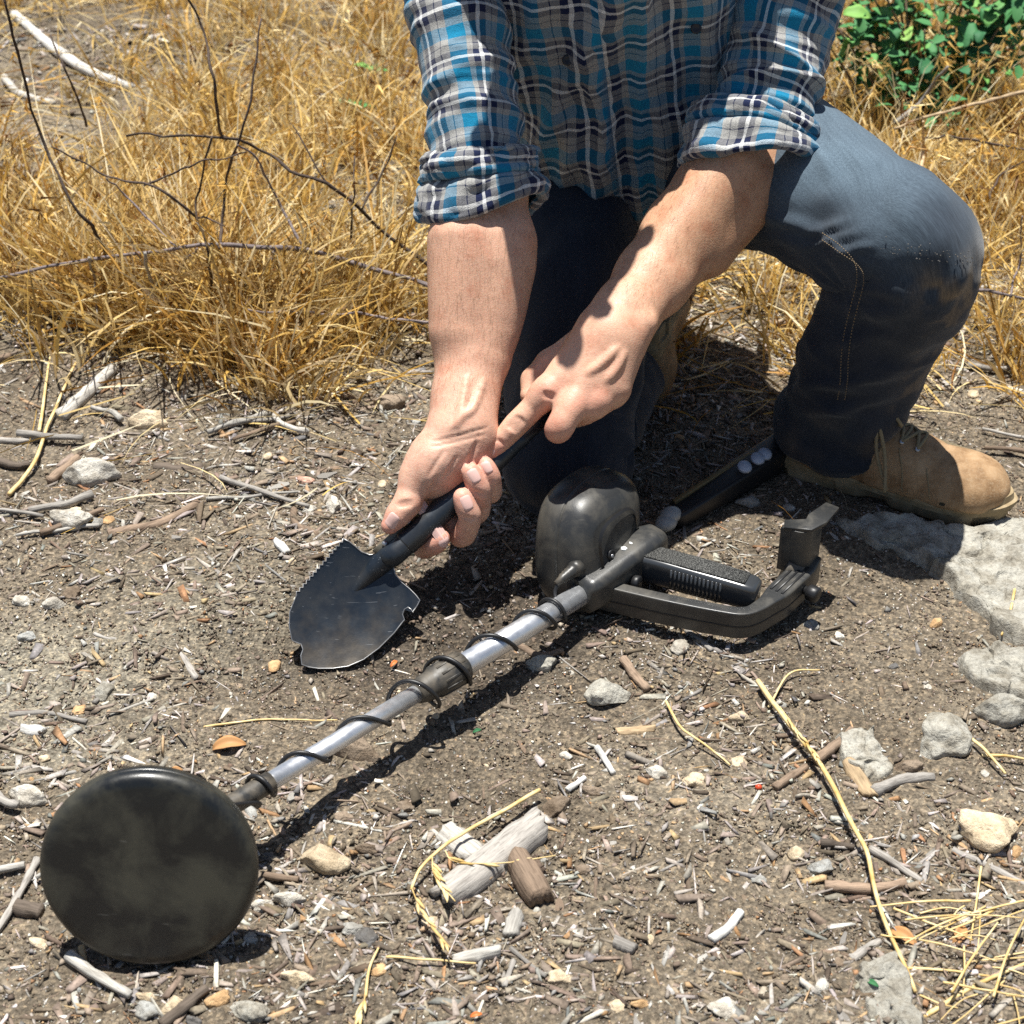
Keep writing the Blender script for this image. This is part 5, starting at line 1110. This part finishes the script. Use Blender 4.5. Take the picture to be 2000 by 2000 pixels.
M_plR = plaid_mat('plaid_right_sleeve', 1, 1, .30, .1); M_plL = plaid_mat('plaid_left_sleeve', 1, 1, .1, .35); M_plT = plaid_mat('plaid_body', 1, 1, .0, .0); M_plC = plaid_mat('plaid_cuff', 1, 1, .45, .6)
shirt = obj('shirt', None, None, man); shirt.empty_display_size = .05
# trunk of the shirt
ns, nt = 120, 200
tax = nrm(nek-hip); fr = np.array([0, -.91, -.41]); fr = nrm(fr-tax*(fr@tax)); C = np.array([hip+np.array([-.012, .0, .0])+tax*f for f in np.linspace(-.068, .50, ns)])
sa = np.interp(np.linspace(0, 1, ns), [0, .25, .55, .8, .93, 1], [.172, .178, .192, .200, .155, .07]); sb_ = np.interp(np.linspace(0, 1, ns), [0, .25, .55, .8, .93, 1], [.134, .138, .138, .128, .10, .06])
def tdisp(s, th, P):
    f = np.cos(th-math.pi/2*0); front = np.clip(np.cos(th), 0, 1); x = P[..., 0]-.12
    d = wrinkle(x+s*.25, s, 3, 26, 5, .0045)*front+wrinkle(x-s*.2, s, 8, 16, 4, .0055)*front+vnoise(P*14, 4)*.006+vnoise(P*40, 6)*.0022
    for x0, sl, w, a in ((-.055, .22, .010, .009), (.020, -.05, .009, .010), (.045, -.16, .010, .008), (-.095, .35, .012, .010), (.10, -.1, .012, .008), (-.02, .1, .012, .006)): d += a*front*ridge(x-x0-sl*(s-.1), w)*sstep(0, .05, s+.02)
    d += .006*front*ridge(x+.018, .018)                      # placket
    return d*1.35+.012*front*sstep(.14, .0, s)
def thang(s, th):                                            # shirt tails: the hem hangs lower at the sides
    x = np.sin(th); low = sstep(.10, .40, np.abs(x))*(np.cos(th) > -.3); k = sstep(.12, 0, s)
    return -np.asarray(tax)[None, None]*((.085*low*k)[..., None])-np.asarray(fr)[None, None]*((.030*low*k)[..., None])
V_, F_, U_ = loft(C, fr, sb_, sa, nt, 2.35, tdisp, thang)
cloth('shirt_body', (V_, F_, U_), M_plT, shirt, .0016)
Cu = C[:30]; cloth('undershirt', loft(Cu-tax*.012, fr, sb_[:30]-.012, sa[:30]-.02, 80, 2.3), mat('white_cotton', (.6, .6, .56), .9), shirt, .001)
# pocket buttons and front buttons
M_btn = mat('shirt_button', (.02, .02, .025), .35)
def on_front(px, py):
    best = None; d = ray(px, py); Vv = V_.reshape(-1, 3)-_O; dn = d/np.linalg.norm(d); tpr = Vv@dn; dist = np.linalg.norm(Vv-tpr[:, None]*dn, axis=1); ok = np.where(dist < .006)[0]; i = ok[np.argmin(tpr[ok])] if len(ok) else np.argmin(dist); return V_[i]
for px, py in ((1101, 126), (1360, 64)):
    p = on_front(px, py); part('button', lathe([(0, .0016), (.003, .0016), (.0045, .0026), (.0056, .0018), (.0058, 0), (0, -.001)], p+(_O-p)/np.linalg.norm(_O-p)*.0022, nrm(_O-p), 20), M_btn, shirt)
# sleeves with rolled cuffs
def sleeve(pts, radii, ref, m, mc, seed, cuffc, cuffaxis, cr, cl, folds):
    n, k = 110, 132; C = catmull(np.array(pts), n); a = np.interp(np.linspace(0, 1, n), np.linspace(0, 1, len(radii)), radii)
    tot = np.linalg.norm(np.diff(C, axis=0), axis=1).sum()
    def dsp(s, th, P):
        f = s/tot; d = vnoise(P*16, seed)*.006+vnoise(P*42, seed+3)*.0026+wrinkle(th*.05+s*.35, s, seed+5, 9, 30, .0042)*sstep(.25, .85, f)+wrinkle(th*.05-s*.5, s, seed+9, 14, 46, .0022)
        for f0, t0, sl, w, tw, A in folds: d += A*ridge((f-f0-sl*np.sin(th-math.pi-t0)), w)*np.clip(np.cos((th-math.pi-t0)/tw), 0, 1)**1.2
        return d-.006*ridge(f-.97, .05)
    o = cloth('sleeve', loft(C, ref, a*.92, a, k, 2.1, dsp), m, shirt, .0016)
    ax = nrm(cuffaxis); nr = 34; tq = np.linspace(0, 1, nr)
    prof_s = np.interp(tq, [0, .08, .16, .45, .55, .62, .90, .96, 1], [.55, .50, .47, .15, .10, .02, -.46, -.5, -.44])*cl
    prof_r = np.interp(tq, [0, .08, .16, .45, .50, .58, .64, .90, .96, 1], [-.004, .0015, .004, .006, .0015, .0012, .0075, .009, .006, -.003])
    C2 = np.array(cuffc)[None]+ax*prof_s[:, None]; T = np.tile(ax, (nr, 1)); rf = np.asarray(ref, float); Xf = nrm(rf-ax*(rf@ax)); Yf = np.cross(ax, Xf); th = np.linspace(0, 2*math.pi, 121)
    tilt = np.array([.010*np.cos(th-1.0)+.008*np.sin(2*th+seed)])*sstep(.3, -.5, prof_s/cl)[:, None]
    rr = cr+prof_r[:, None]+.0055*fbm(np.stack([np.cos(th)[None]*2.2+0*tq[:, None], np.sin(th)[None]*2.2+0*tq[:, None], tq[:, None]*3.5+0*th[None]], -1), seed, 3)+.003*vnoise(np.stack([np.cos(th)[None]*3+tq[:, None]*6, np.sin(th)[None]*3+0*tq[:, None], tq[:, None]*14+0*th[None]], -1), seed+2)
    P = C2[:, None]+rr[..., None]*(Xf*np.cos(th)[:, None]*.93+Yf*np.sin(th)[:, None])[None]-ax*(tilt)[..., None]
    uv = np.stack([np.broadcast_to(th*cr, (nr, 121)), np.broadcast_to((tq*cl*1.4)[:, None], (nr, 121))], -1)
    cloth('rolled_cuff', (P.reshape(-1, 3), gridfaces(nr, 121, False), uv.reshape(-1, 2)), mc, shirt, .003)
sleeve([sh_r+np.array([.015, .01, .03]), Yp(890, -60, 1.775), Yp(905, 90, 1.725), Yp(922, 210, 1.68), Yp(936, 330, 1.632)], [.066, .055, .0490, .0470, .0460, .0475, .050], (0, 1, -.3), M_plR, M_plC, 21,
       Yp(940, 362, 1.625), Yp(930, 250, 1.65)-Yp(941, 395, 1.615), .0555, .060,
       [(.46, 0, .05, .03, 1.6, .008), (.60, .3, -.04, .035, 1.5, .008), (.76, -.2, .03, .022, 1.5, .006), (.86, .2, -.02, .018, 1.6, .006), (.36, -.4, .05, .03, 1.3, .007)])
sleeve([sh_l+np.array([-.01, .01, .03]), Yp(1540, -60, 1.815), Yp(1522, 60, 1.785), Yp(1500, 160, 1.755), Yp(1478, 250, 1.715)], [.066, .061, .0565, .0550, .055, .0550, .0555], (0, 1, -.3), M_plL, M_plC, 47,
       Yp(1472, 292, 1.690), Yp(1500, 170, 1.745)-Yp(1462, 318, 1.684), .0635, .056,
       [(.62, .1, .06, .03, 1.5, .007), (.80, -.1, -.07, .025, 1.5, .010), (.90, .3, .05, .02, 1.5, .008), (.45, .3, -.05, .035, 1.3, .006)])

# ------------------------------------------------------------------ jeans
M_jean = mat('denim', (.02, .03, .05), .85, .2); t = NT(M_jean); uvn = t.new('ShaderNodeUVMap').outputs[0]; co = t.co('Object'); va = t.new('ShaderNodeVertexColor', layer_name='Col')
tw = t.noise(t.mapping(uvn, (1500, 420, 1), (0, 0, .6)), 1, 3, .7); sl = t.noise(t.mapping(uvn, (260, 26, 1)), 1, 3, .6)
c = t.mix(.85, va.outputs[0], t.ramp(tw, [(.3, (.38, .41, .46)), (.7, (1.75, 1.7, 1.65))]), 'MULTIPLY'); c = t.mix(.6, c, t.ramp(sl, [(.3, (.75, .77, .8)), (.7, (1.3, 1.3, 1.3))]), 'MULTIPLY')
t.color(c); t.bump(t.math('ADD', tw, t.noise(co, 90, 3)), .3, .001); t.b.inputs['Sheen Weight'].default_value = .15
M_stitch = mat('stitch_thread', (.19, .14, .085), .85)
jeans = obj('jeans', None, None, man); jeans.empty_display_size = .05
def leg(name, pts, radii, ref, disp, colf, ex=2.1, n=210, k=190, oval=.96):
    C = catmull(np.array(pts), n); a = np.interp(np.linspace(0, 1, n), np.linspace(0, 1, len(radii)), radii); V, F, U = loft(C, ref, a, a*oval, k, ex, disp)
    me = mesh_np(name, V, F, True, uv=U, colr=colf(V)); o = obj(name, me, M_jean, jeans); md = o.modifiers.new('thickness', 'SOLIDIFY'); md.thickness = .002; md.offset = -1; return V, C, a
DEN = np.array([.016, .021, .032]); WORN_LIT = np.array([.085, .122, .155]); DIRT = np.array([.16, .12, .075])
def to_px(P): q = P-_O; dz = q@_F; return np.stack([1000+FPX*q[..., 0]/dz, 1000-FPX*(q@_U)/dz], -1)
def pxfold(P, lines, nd=None):                # cloth folds given by where they run, width in picture units
    uv = to_px(P); d = np.zeros(P.shape[:-1])
    for pts, w, A in lines:
        C = catmull(np.array(pts, float), 5*len(pts)); m = np.full(d.shape, 1e9); tt = np.zeros(d.shape)
        for i in range(len(C)-1):
            a, ab = C[i], C[i+1]-C[i]; h = np.clip(((uv-a)@ab)/(ab@ab), 0, 1); e = np.linalg.norm(uv-a-h[..., None]*ab, axis=-1); c = e < m; tt = np.where(c, (i+h)/(len(C)-1), tt); m = np.where(c, e, m)
        d += A*(np.exp(-(m/w)**2)-.35*np.exp(-(m/(2.2*w))**2))*np.sin(np.clip(tt, .0, 1)*math.pi*.9+.15)
    return d
FOLDS_L = [([(1560, 462), (1612, 446), (1668, 430)], 9, .0050), ([(1566, 488), (1625, 470), (1690, 452)], 9, .0055), ([(1600, 506), (1660, 488), (1715, 478)], 9, .0050), ([(1680, 548), (1668, 600), (1656, 650), (1650, 700), (1648, 745), (1640, 790)], 9, .0035), ([(1600, 458), (1640, 482), (1680, 505)], 9, .0050),
           ([(1470, 420), (1530, 432), (1600, 455)], 13, .0060), ([(1450, 450), (1520, 470), (1600, 485)], 13, .0045), ([(1640, 545), (1700, 570), (1790, 572)], 16, .0030), ([(1640, 600), (1720, 616), (1820, 600)], 17, .0040), ([(1600, 690), (1680, 660), (1770, 668)], 17, .0050),
           ([(1530, 770), (1610, 745), (1710, 770)], 13, .0065), ([(1540, 805), (1640, 795), (1780, 780)], 12, .0065), ([(1590, 745), (1690, 740), (1785, 728)], 12, .0050), ([(1890, 470), (1870, 560), (1800, 640)], 17, .0045),
           ([(1545, 240), (1600, 300), (1640, 370)], 20, .0050), ([(1640, 260), (1690, 330), (1700, 400)], 22, .0040)]
hip_l = np.array([.20, 1.90, .265]); kn_l = Yp(1780, 446, 1.57)
def dl(s, th, P):
    q = (P-kn_l); d = vnoise(P*15, 61)*.006+vnoise(P*36, 62)*.0028
    d += pxfold(P, FOLDS_L)
    bk = Yp(1640, 535, 1.60); q2 = P-bk; dist = np.linalg.norm(q2, axis=-1); w = np.exp(-(dist/.062)**2)
    ang = np.arctan2(q2[..., 2], q2[..., 0]); d += w*.0015*np.sin(ang*10+dist*18)                  # folds radiating from behind the knee
    f = s/.78; d += wrinkle(th*.07+s*.3, s, 66, 10, 22, .004)*sstep(.55, .8, f)+wrinkle(th*.07-s*.4, s, 69, 8, 34, .005)*sstep(.80, .97, f); return d
def cl_(V):
    c = np.tile(DEN, (len(V), 1)); q = V-kn_l; th_ = sstep(.40, .50, 1) if False else 1
    up = sstep(-.075, .035, V[:, 2]-(kn_l[2]-.005)); w = up*(.62+.38*fbm(V*9, 71, 2))+.10*np.clip(fbm(V*12, 72, 2)+.3, 0, 1); w = np.clip(w, 0, 1)*sstep(1.84, 1.70, V[:, 1]); c = c*(1-w[:, None])+WORN_LIT*w[:, None]  # worn denim, and the thigh's sunlit upper side painted lighter above the knee
    nz = fbm(V*70, 73, 3); band = np.exp(-((V[:, 2]-(kn_l[2]-.034))/.020)**2)*sstep(-.03, .045, q[:, 0]); dd = np.clip(band*(.55+nz*1.2), 0, .9)
    low = np.clip(sstep(-.03, -.06, q[:, 2])*sstep(.0, .05, q[:, 0])*(nz*.9+.05), 0, .4)+np.clip(sstep(.14, .05, V[:, 2])*(fbm(V*22, 75, 2)*.6+.1), 0, .4)
    m = np.clip(dd+low, 0, .9); return c*(1-m[:, None])+DIRT*m[:, None]
leg('trouser_leg', [hip_l, Yp(1500, 330, 1.77), Yp(1600, 372, 1.69), Yp(1705, 443, 1.615), Yp(1790, 488, 1.568), Yp(1782, 540, 1.575), Yp(1730, 615, 1.615), Yp(1680, 705, 1.645), Yp(1652, 780, 1.668), Yp(1645, 815, 1.678), Yp(1645, 846, 1.685)],
    [.085, .087, .081, .074, .066, .068, .070, .069, .070, .072, .071], (-.6, .8, -.2), dl, cl_)
def dr(s, th, P): f = s; return vnoise(P*14, 81)*.006+vnoise(P*34, 82)*.003+wrinkle(th*.07+s*.2, s, 86, 9, 26, .005)*ridge(s-.40, .12)
def clr(V): c = np.tile(DEN*1.05, (len(V), 1)); m = np.clip(sstep(.09, .01, V[:, 2])*(fbm(V*40, 91, 3)*.8+.3), 0, .75); return c*(1-m[:, None])+DIRT*m[:, None]
leg('trouser_leg', [np.array([.06, 1.90, .26]), np.array([.065, 1.83, .235]), np.array([.068, 1.70, .19]), np.array([.062, 1.61, .095]), np.array([.062, 1.585, .065]), np.array([.08, 1.65, .058]), np.array([.11, 1.73, .060]), np.array([.135, 1.79, .060])],
    [.085, .087, .084, .074, .068, .062, .056, .052], (0, 1, -.3), dr, clr)
SP_ = Sdf(); SP_.cone((.06, 1.93, .27), (.20, 1.93, .27), .088, .088, .04).cone((.13, 1.96, .30), (.13, 1.96, .40), .115, .11, .05, ((0, 1, 0), .85)); V_p, F_p = SP_.mesh(.008)
obj('seat', mesh_np('seat', V_p, F_p, True, uv=V_p[:, :2], colr=np.tile(DEN, (len(V_p), 1))), M_jean, jeans)
def seam(pts, name='stitched_seam'):
    P = np.array([Yp(*p) for p in pts]); C = catmull(P, 60)
    vs = []
    for i in range(0, 58, 2): vs.append(tube([C[i], C[i+1]], .0006, 5))
    part(name, join(vs), M_stitch, jeans)
def shin_surface(pxs):                       # seam lines follow the leg surface seen at those picture points
    o_ = [o for o in jeans.children if o.name.startswith('trouser_leg')][0]; Vv = np.empty(len(o_.data.vertices)*3, np.float32); o_.data.vertices.foreach_get('co', Vv); Vv = Vv.reshape(-1, 3); out = []
    for px, py in pxs:
        d = ray(px, py); dn = d/np.linalg.norm(d); q = Vv-_O; tp = q@dn; ds = np.linalg.norm(q-tp[:, None]*dn, axis=1); ok = np.where(ds < .006)[0]; i = ok[np.argmin(tp[ok])] if len(ok) else np.argmin(ds); out.append(_O+dn*(tp[i]-.0012))
    return np.array(out)
for dx in (-7, 7):
    C = catmull(shin_surface([(1606, 462+dx), (1640, 486+dx), (1672+dx*.6, 515+dx*.6), (1680+dx, 548), (1668+dx, 600), (1656+dx, 650), (1650+dx, 700), (1648+dx, 745), (1642+dx, 785)]), 132); part('stitched_seam', join([tube([C[i], C[i+1]], .0006, 5) for i in range(0, 130, 2)]), M_stitch, jeans)
# crumbs of earth stuck to the knee
vs = []
for i in range(150):
    px = random.uniform(1690, 1905); py = 478+(px-1690)*.13+random.gauss(0, 9)
    if random.random() > ((px-1660)/245)**1.5: continue
    p = shin_surface([(px, py)])[0]; s = random.uniform(.0004, .0010); vs.append((ICO[0][0]*s*np.array([1, random.uniform(.6, 1), .8])+p, ICO[0][1]))
V_, F_ = join(vs); o = part('earth_crumbs', (V_, F_), ROCK['dark'], jeans, False); o['kind'] = 'stuff'

# ------------------------------------------------------------------ boots
M_boot = mat('tan_leather', (.33, .205, .105), .75, .25); t = NT(M_boot); co = t.co('Object'); a_ = t.noise(co, 45, 4, .6)
t.color(t.mix(t.ramp(t.noise(co, 420, 2), [(.5, (0, 0, 0)), (.8, (.5, .5, .5))]), t.ramp(a_, [(.3, (.20, .115, .055)), (.5, (.32, .20, .105)), (.75, (.42, .29, .17))]), (.42, .33, .22))); t.bump(t.math('ADD', t.noise(co, 500, 4, .6), a_), .4, .0012)
M_sole = dusty('boot_sole', (.26, .195, .11), (.42, .34, .22), .8, .6, 60, .2, False); M_lace = mat('boot_lace', (.24, .19, .11), .85)
def make_boot(o_, R3):
    b = obj('boot', None, None, man); b.empty_display_size = .04
    def W(p): return np.asarray(p)*.91@R3.T+o_
    S = Sdf(); S.cone((.05, 0, .055), (.055, 0, .08), .039, .037, .02).cone((.06, 0, .085), (.066, 0, .145), .038, .038, .03).cone((.075, 0, .080), (.165, 0, .052), .040, .034, .03)
    S.cone((.16, .003, .044), (.235, .002, .040), .040, .040, .03, ((0, 0, 1), .80)).cone((.235, .0, .040), (.250, -.004, .040), .041, .040, .02, ((0, 0, 1), .78)).cone((.06, 0, .03), (.22, 0, .03), .036, .042, .02, ((0, 0, 1), .6))
    def post(P, Dm):
        Dm = -smin(-Dm, (P[..., 2]-.024).astype(np.float32), .004)
        tc_ = np.abs(P[..., 0]-.205-.10*(P[..., 2]-.06)+6*(P[..., 1])**2)                     # toe-cap seam
        return (Dm+.0011*np.exp(-(tc_/.0022)**2)+.0009*fbm(P*38, 5, 2)).astype(np.float32)
    V, F = S.mesh(.0032, post); obj('upper', mesh_np('upper', W(V), F), M_boot, b)
    def outline(g, n=72):
        P = catmull(np.array([(-.004, 0), (.004, .028), (.045, .038), (.10, .036), (.165, .044), (.22, .047), (.262, .036), (.293, .010), (.295, -.010), (.275, -.034), (.22, -.046), (.16, -.040), (.10, -.034), (.045, -.036), (.004, -.027), (-.004, 0)]), n+1)[:-1]; c = P.mean(0); d = nrm(P-c); return P+d*g
    n = 72; lv = []
    for z, g, lug in ((.0, -.004, 1), (.0015, -.002, 1), (.013, .001, 1), (.0135, .001, 0), (.015, .001, 0), (.0185, .0015, 0), (.019, .0035, 0), (.024, .0035, 0), (.025, -.001, 0), (.034, -.003, 0)):
        P = outline(g); i = np.arange(n); cut_ = ((i // 3) % 2 == 0)*lug; P = P-nrm(P-P.mean(0))*(cut_*.010)[:, None]; z_ = z+.010*sstep(.24, .30, P[:, 0])*(1-z/.04); lv.append(np.concatenate([P, z_[:, None]], 1))
    V = np.concatenate(lv); F = [tuple(f) for f in gridfaces(len(lv), n)]+[tuple(range(n))[::-1], tuple(range((len(lv)-1)*n, len(lv)*n))]
    V[:, 2] *= 1.22; part('sole', (W(V), F), M_sole, b, auto=50)
    def flank(pts, r=.0008):                 # stitch lines and seams on the outer side
        P = np.array([(x, -.09, z) for x, z in catmull(np.array(pts), 26)])
        for _ in range(60): P[:, 1] += np.clip(S.at(P), -.01, .01)*.8
        P[:, 1] -= r*.4; return tube(W(P), r, 6)
    for pts in ([(.012, .055), (.05, .062), (.085, .058), (.10, .036)], [(.112, .040), (.125, .07), (.132, .098)], [(.118, .040), (.131, .07), (.138, .097)], [(.205, .034), (.200, .05), (.192, .066)], [(.02, .088), (.06, .084), (.10, .098)], [(.17, .034), (.165, .06), (.155, .082)]): part('stitching', flank(pts), M_lace, b)
    # tongue opening, eyelets and laces
    ly = [(.178, .085), (.160, .094), (.143, .104), (.127, .116), (.113, .130)]
    ev = []
    for i, (x, z) in enumerate(ly):
        for s in (-1, 1):
            p = np.array([x-.006, s*.021, z-.008]); 
            for _ in range(12): p = p-np.array([.5, 0, .85])*np.clip(S.at(p[None])[0], -.01, .01)*.7
            ev.append((i, s, p))
    P_ = {(i, s): p for i, s, p in ev}
    for (i, s), p in P_.items(): part('eyelet', lathe([(.0016, .0012), (.0032, .001), (.0036, -.001), (.0016, -.001)], W(p), R3@nrm((.5, s*.25, .85)), 12), M_steel, b)
    for i in range(5):
        a0, a1 = P_[(i, -1)], P_[(i, 1)]; m_ = (a0+a1)/2+np.array([.004, 0, .007]); part('lace', tube(W(catmull([a0, m_, a1], 10)), .0022, 6), M_lace, b)
        if i < 4:
            for s in (-1, 1): part('lace', tube(W(catmull([P_[(i, s)], (P_[(i, s)]+P_[(i+1, -s)])/2+np.array([.004, 0, .008]), P_[(i+1, -s)]], 10)), .0022, 6), M_lace, b)
    tp = P_[(4, -1)]
    for k in range(2): part('lace', tube(W(catmull([tp, tp+np.array([.022, -.022, .006+.006*k]), tp+np.array([.040-.01*k, -.034, -.03]), tp+np.array([.052, -.056+.006*k, -.070])], 18)), .0022, 6), M_lace, b)
    for k in range(2): part('lace_loop', tube(W(catmull([tp+np.array([0, .02, 0]), tp+np.array([.03, .03-.035*k, .015]), tp+np.array([.05, .015-.02*k, -.004]), tp+np.array([.028, .006, .002]), tp+np.array([.004, .018, .002])], 18)), .0022, 6), M_lace, b)
    return b
yaw = math.atan2(-.13, .255); Rz = np.array([[math.cos(yaw), -math.sin(yaw), 0], [math.sin(yaw), math.cos(yaw), 0], [0, 0, 1]])
make_boot(np.array([.318, 1.688, .001]), Rz)
# the trailing boot lies with its sole up behind the kneeling leg
yw = math.atan2(.97, .22); Rp = np.array([[math.cos(yw), -math.sin(yw), 0], [math.sin(yw), math.cos(yw), 0], [0, 0, 1]])@np.diag([1.0, -1.0, -1.0])
make_boot(np.array([.150, 1.805, .112]), Rp)
